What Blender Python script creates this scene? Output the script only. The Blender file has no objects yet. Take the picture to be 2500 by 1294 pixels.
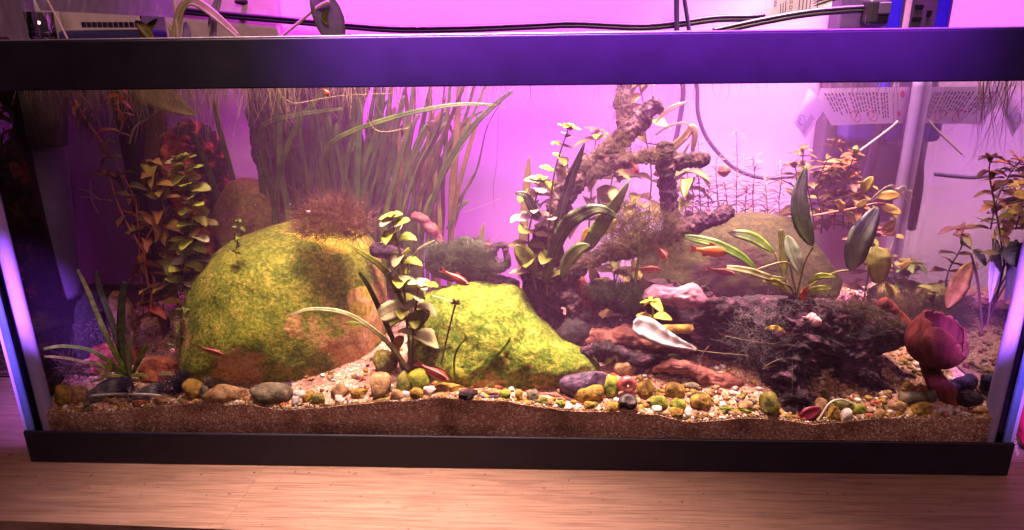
import bpy, math, random
import numpy as np
from mathutils import Vector, Matrix, noise

rnd = random.Random(11)
scene = bpy.context.scene

# ------------------------------------------------------------------ camera
CAM = (0.0287, -0.4539, 0.3153)
YAW, PITCH, ROLL, FPX = 0.0451, 0.3122, -0.0123, 1646.6


def ray(u, v):
    """direction (unit forward depth) of the ray through photograph pixel u, v"""
    xx, zz = (u - 1250) / FPX, -(v - 647) / FPX
    cr, sr = math.cos(ROLL), math.sin(ROLL)
    x, fz = cr * xx - sr * zz, sr * xx + cr * zz
    cp, sp = math.cos(PITCH), math.sin(PITCH)
    y, z = cp + sp * fz, -sp + cp * fz
    c, s = math.cos(YAW), math.sin(YAW)
    return Vector((c * x - s * y, s * x + c * y, z))


CAMV = Vector(CAM)
FWD = ray(1250, 647)


def P(u, v, Y):
    """point of the place seen at pixel u, v that lies Y metres behind the tank's front face"""
    d = ray(u, v)
    return CAMV + d * ((Y - CAM[1]) / d.y)


def pxm(p):
    """metres covered by one photograph pixel at point p"""
    return (Vector(p) - CAMV).dot(FWD) / FPX


cd = bpy.data.cameras.new('camera')
cam = bpy.data.objects.new('camera', cd)
scene.collection.objects.link(cam)
_r = ray(2250, 647) - FWD
_u = ray(1250, -353) - FWD
_r.normalize(); _u.normalize()
m = Matrix.Identity(4)
for i in range(3):
    m[i][0], m[i][1], m[i][2], m[i][3] = _r[i], _u[i], -FWD[i], CAM[i]
cam.matrix_world = m
cd.sensor_width = 36.0
cd.lens = 36.0 * FPX / 2500
cd.clip_start, cd.clip_end = 0.01, 50
scene.camera = cam

# ------------------------------------------------------------------ world, lamps, exposure
w = bpy.data.worlds.new('World')
scene.world = w
w.use_nodes = True
w.node_tree.nodes['Background'].inputs[0].default_value = (0.32, 0.2, 0.2, 1)
w.node_tree.nodes['Background'].inputs[1].default_value = 0.05


def area(name, loc, target, sx, sy, power, col, spread=180):
    l = bpy.data.lights.new(name, 'AREA')
    l.shape, l.size, l.size_y = 'RECTANGLE', sx, sy
    l.energy, l.color = power, col
    l.spread = math.radians(spread)
    o = bpy.data.objects.new(name, l)
    scene.collection.objects.link(o)
    o.location = loc
    d = Vector(target) - Vector(loc)
    o.rotation_euler = d.to_track_quat('-Z', 'Y').to_euler()
    return o


area('tank_lamp', (0.09, 0.088, 0.62), (0.08, 0.108, 0.0), 0.58, 0.14, 5.4, (1.0, 0.66, 0.52), 44)
area('grow_lamp', (0.16, 0.235, 0.92), (0.16, 0.33, 0.10), 0.88, 0.03, 7.6, (0.92, 0.055, 1.0), 30)
area('trim_fill', (0.09, -0.080, 0.375), (0.09, 0.0, 0.312), 0.42, 0.03, 0.75, (0.42, 0.05, 1.0), 60)  # unseen purple fill, added only to make the top trim glow
for sx in (-1, 1):
    area('bead_fill', (sx * 0.270, -0.180, 0.33), (sx * 0.3735, 0.010, 0.12), 0.01, 0.01, 0.16, (0.46, 0.16, 1.0), 22)  # unseen fills added to brighten the beads, for light piped through the glass
area('room_lamp', (0.2, -1.3, 1.6), (0.0, -0.05, 0.0), 0.6, 0.6, 18.0, (1.0, 0.50, 0.48))

scene.view_settings.view_transform = 'Standard'
scene.view_settings.look = 'None'
scene.view_settings.exposure = 0.25
scene.view_settings.gamma = 1.0
scene.view_settings.use_curve_mapping = False
scene.render.engine = 'CYCLES'
cy = scene.cycles
cy.max_bounces, cy.diffuse_bounces, cy.glossy_bounces = 7, 3, 4
cy.transmission_bounces, cy.transparent_max_bounces, cy.volume_bounces = 6, 40, 0
cy.caustics_reflective = cy.caustics_refractive = False
cy.sample_clamp_indirect = 3.0
cy.use_denoising = True

# ------------------------------------------------------------------ helpers


def link(o):
    scene.collection.objects.link(o)
    return o


def tag(o, label=None, cat=None, group=None, kind=None):
    if label: o['label'] = label
    if cat: o['category'] = cat
    if group: o['group'] = group
    if kind: o['kind'] = kind
    return o


def empty(name, loc, label=None, cat=None, group=None):
    o = link(bpy.data.objects.new(name, None))
    o.location = loc
    o.empty_display_size = 0.01
    return tag(o, label, cat, group)


def origin_of(o):
    p = Vector((0, 0, 0))
    while o is not None:
        p += o.location
        o = o.parent
    return p


def mk(name, V, F, mat, parent=None, smooth=True, origin=None):
    """one mesh object from world-space vertices"""
    V = np.asarray([tuple(v) for v in V], dtype=float)
    if parent is not None:
        og = origin_of(parent)
        loc = Vector((0, 0, 0))
    else:
        og = Vector(origin) if origin is not None else Vector(((V[:, 0].min() + V[:, 0].max()) / 2, (V[:, 1].min() + V[:, 1].max()) / 2, V[:, 2].min()))
        loc = og
    me = bpy.data.meshes.new(name)
    me.from_pydata((V - np.array(og)).tolist(), [], F)
    if smooth:
        me.polygons.foreach_set('use_smooth', [True] * len(me.polygons))
    me.update()
    if mat is not None:
        for mm in (mat if isinstance(mat, (list, tuple)) else [mat]):
            me.materials.append(mm)
    o = link(bpy.data.objects.new(name, me))
    o.location = loc
    if parent is not None:
        o.parent = parent
    return o


def merge(parts):
    V, F = [], []
    for v, f in parts:
        n = len(V)
        V += list(v)
        F += [tuple(i + n for i in q) for q in f]
    return V, F


def catmull(pts, n, closed=False):
    pts = [Vector(p) for p in pts]
    k = len(pts)
    out = []
    segs = k if closed else k - 1
    for j in range(n):
        t = j / n * segs if closed else j / (n - 1) * segs
        i = min(int(t), segs - 1)
        t -= i
        if closed:
            a, b, c, d = pts[(i - 1) % k], pts[i % k], pts[(i + 1) % k], pts[(i + 2) % k]
        else:
            a, b, c, d = pts[max(i - 1, 0)], pts[i], pts[i + 1], pts[min(i + 2, k - 1)]
        out.append(0.5 * ((2 * b) + (c - a) * t + (2 * a - 5 * b + 4 * c - d) * t * t + (3 * b - a - 3 * c + d) * t ** 3))
    return out


def lerp_list(vals, n):
    k = len(vals)
    return [vals[min(int(t), k - 2)] + (vals[min(int(t) + 1, k - 1)] - vals[min(int(t), k - 2)]) * (t - min(int(t), k - 2))
            for t in [j / (n - 1) * (k - 1) for j in range(n)]] if k > 1 else [vals[0]] * n


def fbm(p, octaves=4, H=1.0):
    return noise.fractal(p, H, 2.0, octaves)


def tube(pts, radii, n=20, seg=8, rough=0.0, rscale=60, cap=True, resample=True, ell=1.0):
    """lofted tube along a path; rough = radial noise as a share of the radius"""
    pts = [Vector(p) for p in pts]
    if resample:
        pts = catmull(pts, n)
    else:
        n = len(pts)
    rad = lerp_list(list(radii), n)
    V, F = [], []
    t = (pts[1] - pts[0]).normalized()
    x = t.orthogonal().normalized()
    for i, p in enumerate(pts):
        t2 = (pts[min(i + 1, n - 1)] - pts[max(i - 1, 0)])
        if t2.length > 1e-9: t = t2.normalized()
        x = (x - t * x.dot(t)).normalized()
        y = t.cross(x)
        for k in range(seg):
            a = 2 * math.pi * k / seg
            d = x * math.cos(a) + y * math.sin(a) * ell
            r = rad[i]
            q = p + d * r
            if rough:
                q = p + d * r * (1 + rough * fbm(q * rscale, 7, 0.65))
            V.append(q)
    for i in range(n - 1):
        for k in range(seg):
            k2 = (k + 1) % seg
            F.append((i * seg + k, i * seg + k2, (i + 1) * seg + k2, (i + 1) * seg + k))
    if cap:
        a = len(V); V.append(pts[0] - (pts[1] - pts[0]).normalized() * rad[0] * 0.5)
        b = len(V); V.append(pts[-1] + (pts[-1] - pts[-2]).normalized() * rad[-1] * 0.5)
        for k in range(seg):
            k2 = (k + 1) % seg
            F.append((a, k2, k))
            F.append((b, (n - 1) * seg + k, (n - 1) * seg + k2))
    return V, F


def box(c0, c1):
    x0, y0, z0 = c0
    x1, y1, z1 = c1
    V = [(x0, y0, z0), (x1, y0, z0), (x1, y1, z0), (x0, y1, z0), (x0, y0, z1), (x1, y0, z1), (x1, y1, z1), (x0, y1, z1)]
    F = [(0, 3, 2, 1), (4, 5, 6, 7), (0, 1, 5, 4), (1, 2, 6, 5), (2, 3, 7, 6), (3, 0, 4, 7)]
    return V, F


def bevel(o, wd, seg=2):
    b = o.modifiers.new('bevel', 'BEVEL')
    b.width, b.segments, b.limit_method = wd, seg, 'ANGLE'
    return o


def inflate(outline, Y, tf, tb=None, rings=22, seg=88, amp=0.0, scale=30, octaves=5, power=1.0, center=None, seed=0.0, ridged=False):
    """solid body: an outline seen from the front at depth Y, bulging tf metres forward and tb back"""
    tb = tf if tb is None else tb
    if center is None:
        center = (sum(p[0] for p in outline) / len(outline), sum(p[1] for p in outline) / len(outline))
    C = P(center[0], center[1], Y)
    n = ray(*center).normalized()
    o2 = catmull([(p[0], p[1], 0) for p in outline], seg, closed=True)
    ring = []
    for q in o2:
        d = ray(q.x, q.y)
        ring.append(CAMV + d * ((C - CAMV).dot(n) / d.dot(n)))
    off = Vector((seed * 3.1, seed * 1.7, seed * 5.3))

    def disp(q, nn):
        if not amp: return q
        f = fbm((q + off) * scale, octaves)
        if ridged: f = 0.6 - 1.5 * abs(f)
        return q + nn * amp * f
    V, F = [], []
    V.append(disp(C - n * tf, -n))
    rows = []
    for i in range(1, 2 * rings):
        a = math.pi * i / (2 * rings)
        r = math.sin(a)
        cz = math.cos(a)
        z = math.copysign(abs(cz) ** power, cz)
        row = []
        for q in ring:
            d = (q - C)
            nn = (d.normalized() * r - n * cz).normalized()
            p = C + d * r - n * (tf * z if z > 0 else tb * z)
            row.append(len(V))
            V.append(disp(p, nn))
        rows.append(row)
    last = len(V)
    V.append(disp(C + n * tb, n))
    for k in range(seg):
        F.append((0, rows[0][k], rows[0][(k + 1) % seg]))
        F.append((last, rows[-1][(k + 1) % seg], rows[-1][k]))
    for a, b in zip(rows[:-1], rows[1:]):
        for k in range(seg):
            k2 = (k + 1) % seg
            F.append((a[k], b[k], b[k2], a[k2]))
    return V, F


def facet(V, seed, n=9, lo=0.72, hi=0.96):
    """chip flat faces off a rounded stone"""
    r = random.Random(seed)
    A = np.array([tuple(v) for v in V])
    c = A.mean(axis=0)
    ext = np.abs(A - c).max(axis=0)
    Q = (A - c) / ext
    for _ in range(n):
        d = np.array([r.gauss(0, 1), r.gauss(0, 1), r.gauss(0, 1)]); d /= np.linalg.norm(d)
        k = Q @ d
        lim = k.max() * r.uniform(lo, hi)
        over = np.maximum(0, k - lim)
        Q -= np.outer(over * 0.92, d)
    return [Vector(v) for v in (Q * ext + c)]


def ribbon(pts, widths, nrm, n=14, cup=0.15, thick=0.0004, wave=0.0, seed=0.0, twist=0.0):
    """thin leaf body along a midrib; widths are full widths in metres along it"""
    pts = catmull(pts, n)
    wd = lerp_list(list(widths), n)
    nrm = Vector(nrm).normalized()
    V, F = [], []
    X = (-1.0, -0.5, 0.0, 0.5, 1.0)
    for i, p in enumerate(pts):
        t = (pts[min(i + 1, n - 1)] - pts[max(i - 1, 0)]).normalized()
        s = t.cross(nrm)
        if s.length < 1e-4: s = t.orthogonal()
        s.normalize()
        if twist:
            s = Matrix.Rotation(twist * i / (n - 1), 3, t) @ s
        m_ = s.cross(t).normalized()
        h = wd[i] / 2
        for x in X:
            wv = wave * h * math.sin(i * 1.3 + seed + x * 1.7) * abs(x)
            V.append(p + s * h * x + m_ * (cup * h * (abs(x) ** 1.5) + wv))
        for x in (-0.5, 0.0, 0.5):
            wv = wave * h * math.sin(i * 1.3 + seed + x * 1.7) * abs(x)
            V.append(p + s * h * x + m_ * (cup * h * (abs(x) ** 1.5) + wv - thick - 0.02 * h))
    for i in range(n - 1):
        a, b = i * 8, (i + 1) * 8
        for k in range(4):
            F.append((a + k, b + k, b + k + 1, a + k + 1))
        lo = (0, 5, 6, 7, 4)
        for k in range(4):
            F.append((a + lo[k], a + lo[k + 1], b + lo[k + 1], b + lo[k]))
    e = (n - 1) * 8
    F.append((0, 1, 2, 3, 4, 7, 6, 5))
    F.append((e + 5, e + 6, e + 7, e + 4, e + 3, e + 2, e + 1, e))
    return V, F


LEAF_W = {
    'oval': [0.10, 0.55, 0.85, 1.0, 0.98, 0.82, 0.5, 0.06],
    'round': [0.12, 0.75, 0.97, 1.0, 0.98, 0.88, 0.62, 0.08],
    'blade': [0.5, 0.8, 0.95, 1.0, 0.95, 0.8, 0.5, 0.08],
    'lance': [0.15, 0.5, 0.85, 1.0, 0.9, 0.65, 0.35, 0.04],
    'strap': [0.75, 0.9, 1.0, 1.0, 0.97, 0.9, 0.75, 0.45],
    'heart': [0.35, 0.95, 1.0, 0.92, 0.75, 0.55, 0.3, 0.04],
}


def px_ribbon(path, Y, wpx, shape='oval', nrm=None, n=16, cup=0.2, wave=0.0, seed=0.0, dy=None, twist=0.0, thick=0.0004):
    """leaf traced along pixels; Y a number or one depth per point; wpx the greatest width in pixels"""
    ys = list(Y) if isinstance(Y, (list, tuple)) else [Y] * len(path)
    if dy:
        ys = [ys[i] + dy * i / (len(path) - 1) for i in range(len(path))]
    pts = [P(p[0], p[1], y) for p, y in zip(path, ys)]
    wm = wpx * pxm(pts[len(pts) // 2])
    if nrm is None:
        nrm = Vector((0.15, -1, 0.35))
    return ribbon(pts, [wm * k for k in LEAF_W[shape]], nrm, n=n, cup=cup, wave=wave, seed=seed, twist=twist, thick=thick)


# ------------------------------------------------------------------ materials


def nodes_of(name):
    mt = bpy.data.materials.new(name)
    mt.use_nodes = True
    nt = mt.node_tree
    return mt, nt, nt.nodes, nt.links, nt.nodes['Principled BSDF']


def ramp(nd, stops):
    r = nd.new('ShaderNodeValToRGB')
    el = r.color_ramp.elements
    while len(el) > 1: el.remove(el[-1])
    el[0].position, el[0].color = stops[0][0], (*stops[0][1], 1)
    for pos, c in stops[1:]:
        e = el.new(pos)
        e.color = (*c, 1)
    return r


def mat(name, stops, scale=60, detail=6, rough=0.6, bump=0.3, bscale=None, bdist=0.002, transl=0.0, tcol=None, randv=0.0,
        spec=0.4, dist=0.0, stretch=None, coord='Object', nrough=0.6, sss=0.0, randh=0.0, metallic=0.0):
    mt, nt, nd, lk, b = nodes_of(name)
    tc = nd.new('ShaderNodeTexCoord')
    vec = tc.outputs[coord]
    if stretch:
        mp = nd.new('ShaderNodeMapping')
        mp.inputs['Scale'].default_value = stretch
        lk.new(vec, mp.inputs['Vector'])
        vec = mp.outputs['Vector']
    nz = nd.new('ShaderNodeTexNoise')
    nz.inputs['Scale'].default_value = scale
    nz.inputs['Detail'].default_value = detail
    nz.inputs['Roughness'].default_value = nrough
    nz.inputs['Distortion'].default_value = dist
    lk.new(vec, nz.inputs['Vector'])
    rp = ramp(nd, stops)
    lk.new(nz.outputs['Fac'], rp.inputs['Fac'])
    col = rp.outputs['Color']
    if randv or randh:
        oi = nd.new('ShaderNodeObjectInfo')
        hs = nd.new('ShaderNodeHueSaturation')
        mr = nd.new('ShaderNodeMapRange')
        mr.inputs['To Min'].default_value, mr.inputs['To Max'].default_value = 1 - randv, 1 + randv
        lk.new(oi.outputs['Random'], mr.inputs['Value'])
        lk.new(mr.outputs[0], hs.inputs['Value'])
        if randh:
            mh = nd.new('ShaderNodeMapRange')
            mh.inputs['To Min'].default_value, mh.inputs['To Max'].default_value = 0.5 - randh, 0.5 + randh
            wn = nd.new('ShaderNodeTexWhiteNoise'); wn.noise_dimensions = '1D'
            lk.new(oi.outputs['Random'], wn.inputs['W'])
            lk.new(wn.outputs['Value'], mh.inputs['Value'])
            lk.new(mh.outputs[0], hs.inputs['Hue'])
        lk.new(col, hs.inputs['Color'])
        col = hs.outputs['Color']
    lk.new(col, b.inputs['Base Color'])
    b.inputs['Roughness'].default_value = rough
    b.inputs['Specular IOR Level'].default_value = spec
    b.inputs['Metallic'].default_value = metallic
    if bump:
        n2 = nd.new('ShaderNodeTexNoise')
        n2.inputs['Scale'].default_value = bscale or scale * 3
        n2.inputs['Detail'].default_value = 8
        n2.inputs['Roughness'].default_value = 0.65
        lk.new(vec, n2.inputs['Vector'])
        bp = nd.new('ShaderNodeBump')
        bp.inputs['Strength'].default_value = bump
        bp.inputs['Distance'].default_value = bdist
        lk.new(n2.outputs['Fac'], bp.inputs['Height'])
        lk.new(bp.outputs['Normal'], b.inputs['Normal'])
    if transl:
        tr = nd.new('ShaderNodeBsdfTranslucent')
        if tcol:
            tr.inputs['Color'].default_value = (*tcol, 1)
        else:
            lk.new(col, tr.inputs['Color'])
        mx = nd.new('ShaderNodeMixShader')
        mx.inputs[0].default_value = transl
        lk.new(b.outputs[0], mx.inputs[1])
        lk.new(tr.outputs[0], mx.inputs[2])
        lk.new(mx.outputs[0], nd['Material Output'].inputs['Surface'])
    return mt


def plain(name, col, rough=0.5, spec=0.5, var=0.12, scale=90, bump=0.05):
    return mat(name, [(0.3, tuple(c * (1 - var) for c in col)), (0.7, tuple(min(1, c * (1 + var)) for c in col))], scale=scale, rough=rough, bump=bump, spec=spec)


def rock_mat(name, base, algae, cover=0.5, scale=22, fine=260, rough=0.85, bump=0.6):
    """stone with an algae film: two colour families, split by a broad patchy noise, both speckled"""
    mt, nt, nd, lk, b = nodes_of(name)
    tc = nd.new('ShaderNodeTexCoord')

    def nz(s, d=6, r=0.6, di=0.0):
        n = nd.new('ShaderNodeTexNoise')
        n.inputs['Scale'].default_value, n.inputs['Detail'].default_value = s, d
        n.inputs['Roughness'].default_value, n.inputs['Distortion'].default_value = r, di
        lk.new(tc.outputs['Object'], n.inputs['Vector'])
        return n
    mott = nz(scale * 3.2, 8, 0.7)
    fin = nz(fine, 4, 0.7)
    mixf = nd.new('ShaderNodeMath'); mixf.operation = 'MULTIPLY_ADD'
    mixf.inputs[1].default_value = 0.55
    lk.new(fin.outputs['Fac'], mixf.inputs[0])
    half = nd.new('ShaderNodeMath'); half.operation = 'MULTIPLY'; half.inputs[1].default_value = 0.45
    lk.new(mott.outputs['Fac'], half.inputs[0])
    lk.new(half.outputs[0], mixf.inputs[2])
    r1, r2 = ramp(nd, base), ramp(nd, algae)
    lk.new(mixf.outputs[0], r1.inputs['Fac'])
    lk.new(mixf.outputs[0], r2.inputs['Fac'])
    patch = nz(scale, 7, 0.62, 0.4)
    # algae keeps to the upper side of the stone
    sx = nd.new('ShaderNodeSeparateXYZ')
    ge = nd.new('ShaderNodeNewGeometry')
    lk.new(ge.outputs['Normal'], sx.inputs[0])
    up = nd.new('ShaderNodeMath'); up.operation = 'MULTIPLY_ADD'
    up.inputs[1].default_value = 0.26
    lk.new(sx.outputs['Z'], up.inputs[0])
    lk.new(patch.outputs['Fac'], up.inputs[2])
    cv = nd.new('ShaderNodeMapRange')
    cv.inputs['From Min'].default_value, cv.inputs['From Max'].default_value = 0.62 - cover * 0.25, 0.70 - cover * 0.25
    lk.new(up.outputs[0], cv.inputs['Value'])
    mx = nd.new('ShaderNodeMix'); mx.data_type = 'RGBA'
    lk.new(cv.outputs[0], mx.inputs['Factor'])
    lk.new(r1.outputs['Color'], mx.inputs[6]); lk.new(r2.outputs['Color'], mx.inputs[7])
    lk.new(mx.outputs[2], b.inputs['Base Color'])
    b.inputs['Roughness'].default_value = rough
    b.inputs['Specular IOR Level'].default_value = 0.25
    bp = nd.new('ShaderNodeBump')
    bp.inputs['Strength'].default_value, bp.inputs['Distance'].default_value = bump, 0.003
    lk.new(mixf.outputs[0], bp.inputs['Height'])
    lk.new(bp.outputs['Normal'], b.inputs['Normal'])
    return mt


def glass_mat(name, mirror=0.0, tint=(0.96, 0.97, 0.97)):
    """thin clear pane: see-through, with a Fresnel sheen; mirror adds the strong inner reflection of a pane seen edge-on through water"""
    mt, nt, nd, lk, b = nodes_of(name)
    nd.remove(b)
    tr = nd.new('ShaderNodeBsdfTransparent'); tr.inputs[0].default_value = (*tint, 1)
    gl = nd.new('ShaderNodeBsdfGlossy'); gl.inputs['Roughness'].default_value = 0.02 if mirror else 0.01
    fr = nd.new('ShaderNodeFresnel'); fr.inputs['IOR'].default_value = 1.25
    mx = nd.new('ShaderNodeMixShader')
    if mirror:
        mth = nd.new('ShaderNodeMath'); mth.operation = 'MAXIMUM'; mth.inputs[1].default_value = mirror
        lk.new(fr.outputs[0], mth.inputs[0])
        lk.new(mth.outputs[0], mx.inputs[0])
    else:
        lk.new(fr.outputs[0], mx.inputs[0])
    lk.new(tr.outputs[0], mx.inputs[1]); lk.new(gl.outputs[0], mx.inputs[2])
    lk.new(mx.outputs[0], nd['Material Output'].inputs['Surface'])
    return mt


MT = {}
MT['black_plastic'] = mat('black_plastic', [(0.3, (0.006, 0.005, 0.012)), (0.7, (0.012, 0.009, 0.022))], scale=40, rough=0.5, bump=0.08, bscale=900, bdist=0.0004, spec=0.3)
MT['dark_plastic'] = plain('dark_plastic', (0.02, 0.018, 0.025), 0.4)
MT['black_matte'] = plain('black_matte', (0.006, 0.005, 0.007), 0.8, 0.1)
MT['wall'] = mat('painted_wall', [(0.3, (0.78, 0.76, 0.77)), (0.7, (0.84, 0.82, 0.83))], scale=6, rough=0.7, bump=0.12, bscale=120, bdist=0.001)
MT['silicone_lit'] = mat('silicone_lit', [(0.3, (0.56, 0.44, 0.85)), (0.7, (0.70, 0.58, 0.95))], scale=30, rough=0.35, bump=0.1, transl=0.4)  # violet lamp light put into the silicone colour

# ------------------------------------------------------------------ setting: wall, table, tank
V, F = box((-1.6, 0.300, -0.8), (1.6, 0.34, 1.4))
tag(mk('wall', V, F, MT['wall'], smooth=False), kind='structure')


def wood_mat():
    mt, nt, nd, lk, b = nodes_of('pine_wood')
    tc = nd.new('ShaderNodeTexCoord')
    mp = nd.new('ShaderNodeMapping'); mp.inputs['Scale'].default_value = (4.0, 80, 20)
    lk.new(tc.outputs['Object'], mp.inputs['Vector'])
    oi = nd.new('ShaderNodeObjectInfo')
    ad = nd.new('ShaderNodeVectorMath'); ad.operation = 'ADD'
    cb = nd.new('ShaderNodeCombineXYZ')
    mu = nd.new('ShaderNodeMath'); mu.operation = 'MULTIPLY'; mu.inputs[1].default_value = 37
    lk.new(oi.outputs['Random'], mu.inputs[0]); lk.new(mu.outputs[0], cb.inputs[0])
    lk.new(mp.outputs[0], ad.inputs[0]); lk.new(cb.outputs[0], ad.inputs[1])
    n1 = nd.new('ShaderNodeTexNoise'); n1.inputs['Scale'].default_value = 2.2; n1.inputs['Detail'].default_value = 8; n1.inputs['Roughness'].default_value = 0.7
    n1.inputs['Distortion'].default_value = 1.2
    lk.new(ad.outputs[0], n1.inputs['Vector'])
    mp2 = nd.new('ShaderNodeMapping'); mp2.inputs['Scale'].default_value = (14, 420, 60)
    lk.new(tc.outputs['Object'], mp2.inputs['Vector'])
    n2 = nd.new('ShaderNodeTexNoise'); n2.inputs['Scale'].default_value = 2.0; n2.inputs['Detail'].default_value = 4
    lk.new(mp2.outputs[0], n2.inputs['Vector'])
    mx = nd.new('ShaderNodeMath'); mx.operation = 'MULTIPLY_ADD'; mx.inputs[1].default_value = 0.4
    hf = nd.new('ShaderNodeMath'); hf.operation = 'MULTIPLY'; hf.inputs[1].default_value = 0.6
    lk.new(n1.outputs['Fac'], hf.inputs[0]); lk.new(n2.outputs['Fac'], mx.inputs[0]); lk.new(hf.outputs[0], mx.inputs[2])
    rp = ramp(nd, [(0.32, (0.085, 0.042, 0.029)), (0.44, (0.145, 0.082, 0.062)), (0.54, (0.205, 0.122, 0.096)), (0.68, (0.25, 0.158, 0.126))])
    lk.new(mx.outputs[0], rp.inputs['Fac'])
    # dark specks and scratches of a used top
    n3 = nd.new('ShaderNodeTexNoise'); n3.inputs['Scale'].default_value = 150; n3.inputs['Detail'].default_value = 2
    lk.new(tc.outputs['Object'], n3.inputs['Vector'])
    r3 = ramp(nd, [(0.25, (0.45, 0.36, 0.3)), (0.33, (1, 1, 1))])
    lk.new(n3.outputs['Fac'], r3.inputs['Fac'])
    ml = nd.new('ShaderNodeMix'); ml.data_type = 'RGBA'; ml.blend_type = 'MULTIPLY'; ml.inputs['Factor'].default_value = 0.8
    lk.new(rp.outputs[0], ml.inputs[6]); lk.new(r3.outputs[0], ml.inputs[7])
    lk.new(ml.outputs[2], b.inputs['Base Color'])
    b.inputs['Roughness'].default_value = 0.55
    b.inputs['Specular IOR Level'].default_value = 0.3
    bp = nd.new('ShaderNodeBump'); bp.inputs['Strength'].default_value = 0.25; bp.inputs['Distance'].default_value = 0.0006
    lk.new(mx.outputs[0], bp.inputs['Height']); lk.new(bp.outputs[0], b.inputs['Normal'])
    return mt


MT['wood'] = wood_mat()
ang = -0.03
table = empty('table', (0, 0.08, 0), 'worn pale wooden table under the fish tank', 'table')


def tpt(x, y, z):  # table's own frame, turned a little against the tank
    return (x * math.cos(ang) - y * math.sin(ang), -0.080 + x * math.sin(ang) + y * math.cos(ang), z)


for x0, x1 in ((-1.0, -0.19310), (-0.19300, 1.1)):
    V, F = box((x0, 0, -0.035), (x1, 0.335, 0.0))
    V = [tpt(*v) for v in V]
    bevel(mk('plank', V, F, MT['wood'], table, smooth=False), 0.00015, 1)

# aquarium -----------------------------------------------------------
TX, TY, TH = 0.384, 0.212, 0.324     # half width, depth, height over the trim
IX, IY0, IY1 = 0.375, 0.009, 0.200   # inside of the glass
tank = empty('aquarium', (0, 0.1, 0), 'long glass fish tank with black plastic trim on a wooden table', 'aquarium')


def ringbox(x0, y0, x1, y1, wd, z0, z1):
    o = [(x0, y0), (x1, y0), (x1, y1), (x0, y1)]
    i_ = [(x0 + wd, y0 + wd), (x1 - wd, y0 + wd), (x1 - wd, y1 - wd), (x0 + wd, y1 - wd)]
    V = [(*p, z0) for p in o] + [(*p, z1) for p in o] + [(*p, z0) for p in i_] + [(*p, z1) for p in i_]
    F = []
    for k in range(4):
        j = (k + 1) % 4
        F += [(k, j, 4 + j, 4 + k), (8 + j, 8 + k, 12 + k, 12 + j), (4 + k, 4 + j, 12 + j, 12 + k), (j, k, 8 + k, 8 + j)]
    return V, F


V, F = ringbox(-TX, 0, TX, TY, 0.0028, 0.0004, 0.0287)
bevel(mk('bottom_trim', V, F, MT['black_plastic'], tank, smooth=False), 0.0012, 3)
V, F = ringbox(-TX, 0, TX, TY, 0.0028, TH - 0.0327, TH - 0.0012)
bevel(mk('top_trim', V, F, MT['black_plastic'], tank, smooth=False), 0.0009, 3)
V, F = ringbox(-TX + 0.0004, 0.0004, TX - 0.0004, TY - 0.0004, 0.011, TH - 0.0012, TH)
MT['rim'] = plain('rim_glint', (0.16, 0.12, 0.18), 0.25, 0.6)  # paler, glossier plastic puts the bright edge highlight into the rim colour
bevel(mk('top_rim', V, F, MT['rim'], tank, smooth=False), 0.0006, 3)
MT['glass'] = glass_mat('clear_glass')
MT['glass_dimmed'] = glass_mat('dimmed_left_glass', mirror=0.10, tint=(0.10, 0.09, 0.12))  # dark tint puts the dimness of the left end into the glass
MT['glass_side'] = glass_mat('side_glass', mirror=0.62)
zb, zt = 0.006, TH - 0.003
for nm, a, b_, mm in (('front_pane', (-0.3808, 0.003, zb), (0.3808, 0.009, zt), 'glass'),
                      ('back_pane', (-0.3808, 0.2002, zb), (0.3808, 0.206, zt), 'glass'),
                      ('side_pane', (-0.381, 0.0092, zb), (-0.3752, 0.2, zt), 'glass_dimmed'),
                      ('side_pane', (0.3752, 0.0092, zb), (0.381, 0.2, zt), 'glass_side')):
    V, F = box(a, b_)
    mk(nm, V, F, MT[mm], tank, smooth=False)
V, F = box((-0.380, 0.004, 0.002), (0.380, 0.205, 0.0055))
mk('bottom_pane', V, F, MT['dark_plastic'], tank, smooth=False)
for sx in (-1, 1):
    for yy, rr in ((0.0140, 0.0052), (0.1960, 0.0050)):
        V, F = tube([(sx * (IX - 0.003), yy, 0.008), (sx * (IX - 0.003), yy, 0.29)], [rr, rr], n=14, seg=10, rough=0.12, rscale=90)
        mk('silicone_bead', V, F, MT['black_matte'] if (sx < 0 and yy > 0.1) else MT['silicone_lit'], tank)  # black on the back left bead paints in the dark of that corner

MT['edge_gleam'] = mat('edge_gleam', [(0.3, (0.05, 0.09, 0.20)), (0.7, (0.09, 0.14, 0.26))], scale=40, rough=0.25, bump=0.1)  # blue of the light piped through the pane, put into the edge colour
for sx in (-1, 1):
    x0, x1 = sorted((sx * 0.3754, sx * 0.3806))
    V, F = box((x0, 0.0012, 0.029), (x1, 0.0029, 0.29))
    mk('pane_edge', V, F, MT['edge_gleam'], tank, smooth=False)
    x0, x1 = sorted((sx * 0.3808, sx * 0.3836))
    V, F = box((x0, 0.0018, 0.029), (x1, 0.006, 0.29))  # added strip, piped light at the corner painted as violet silicone
    mk('gleam_strip', V, F, MT['silicone_lit'], tank, smooth=False)

# water --------------------------------------------------------------
mt, nt, nd, lk, b = nodes_of('tank_water')
nd.remove(b)
pv = nd.new('ShaderNodeVolumePrincipled')
pv.inputs['Color'].default_value = (0.84, 0.34, 0.92, 1)  # magenta of the lamp light put into the haze colour
pv.inputs['Density'].default_value = 0.6
lk.new(pv.outputs[0], nd['Material Output'].inputs['Volume'])
MT['water'] = mt
V, F = box((-0.3748, 0.0094, 0.0060), (0.3748, 0.1998, 0.3050))
tag(mk('water', V, F, mt, smooth=False), 'slightly cloudy water filling the fish tank', kind='structure')

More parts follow.
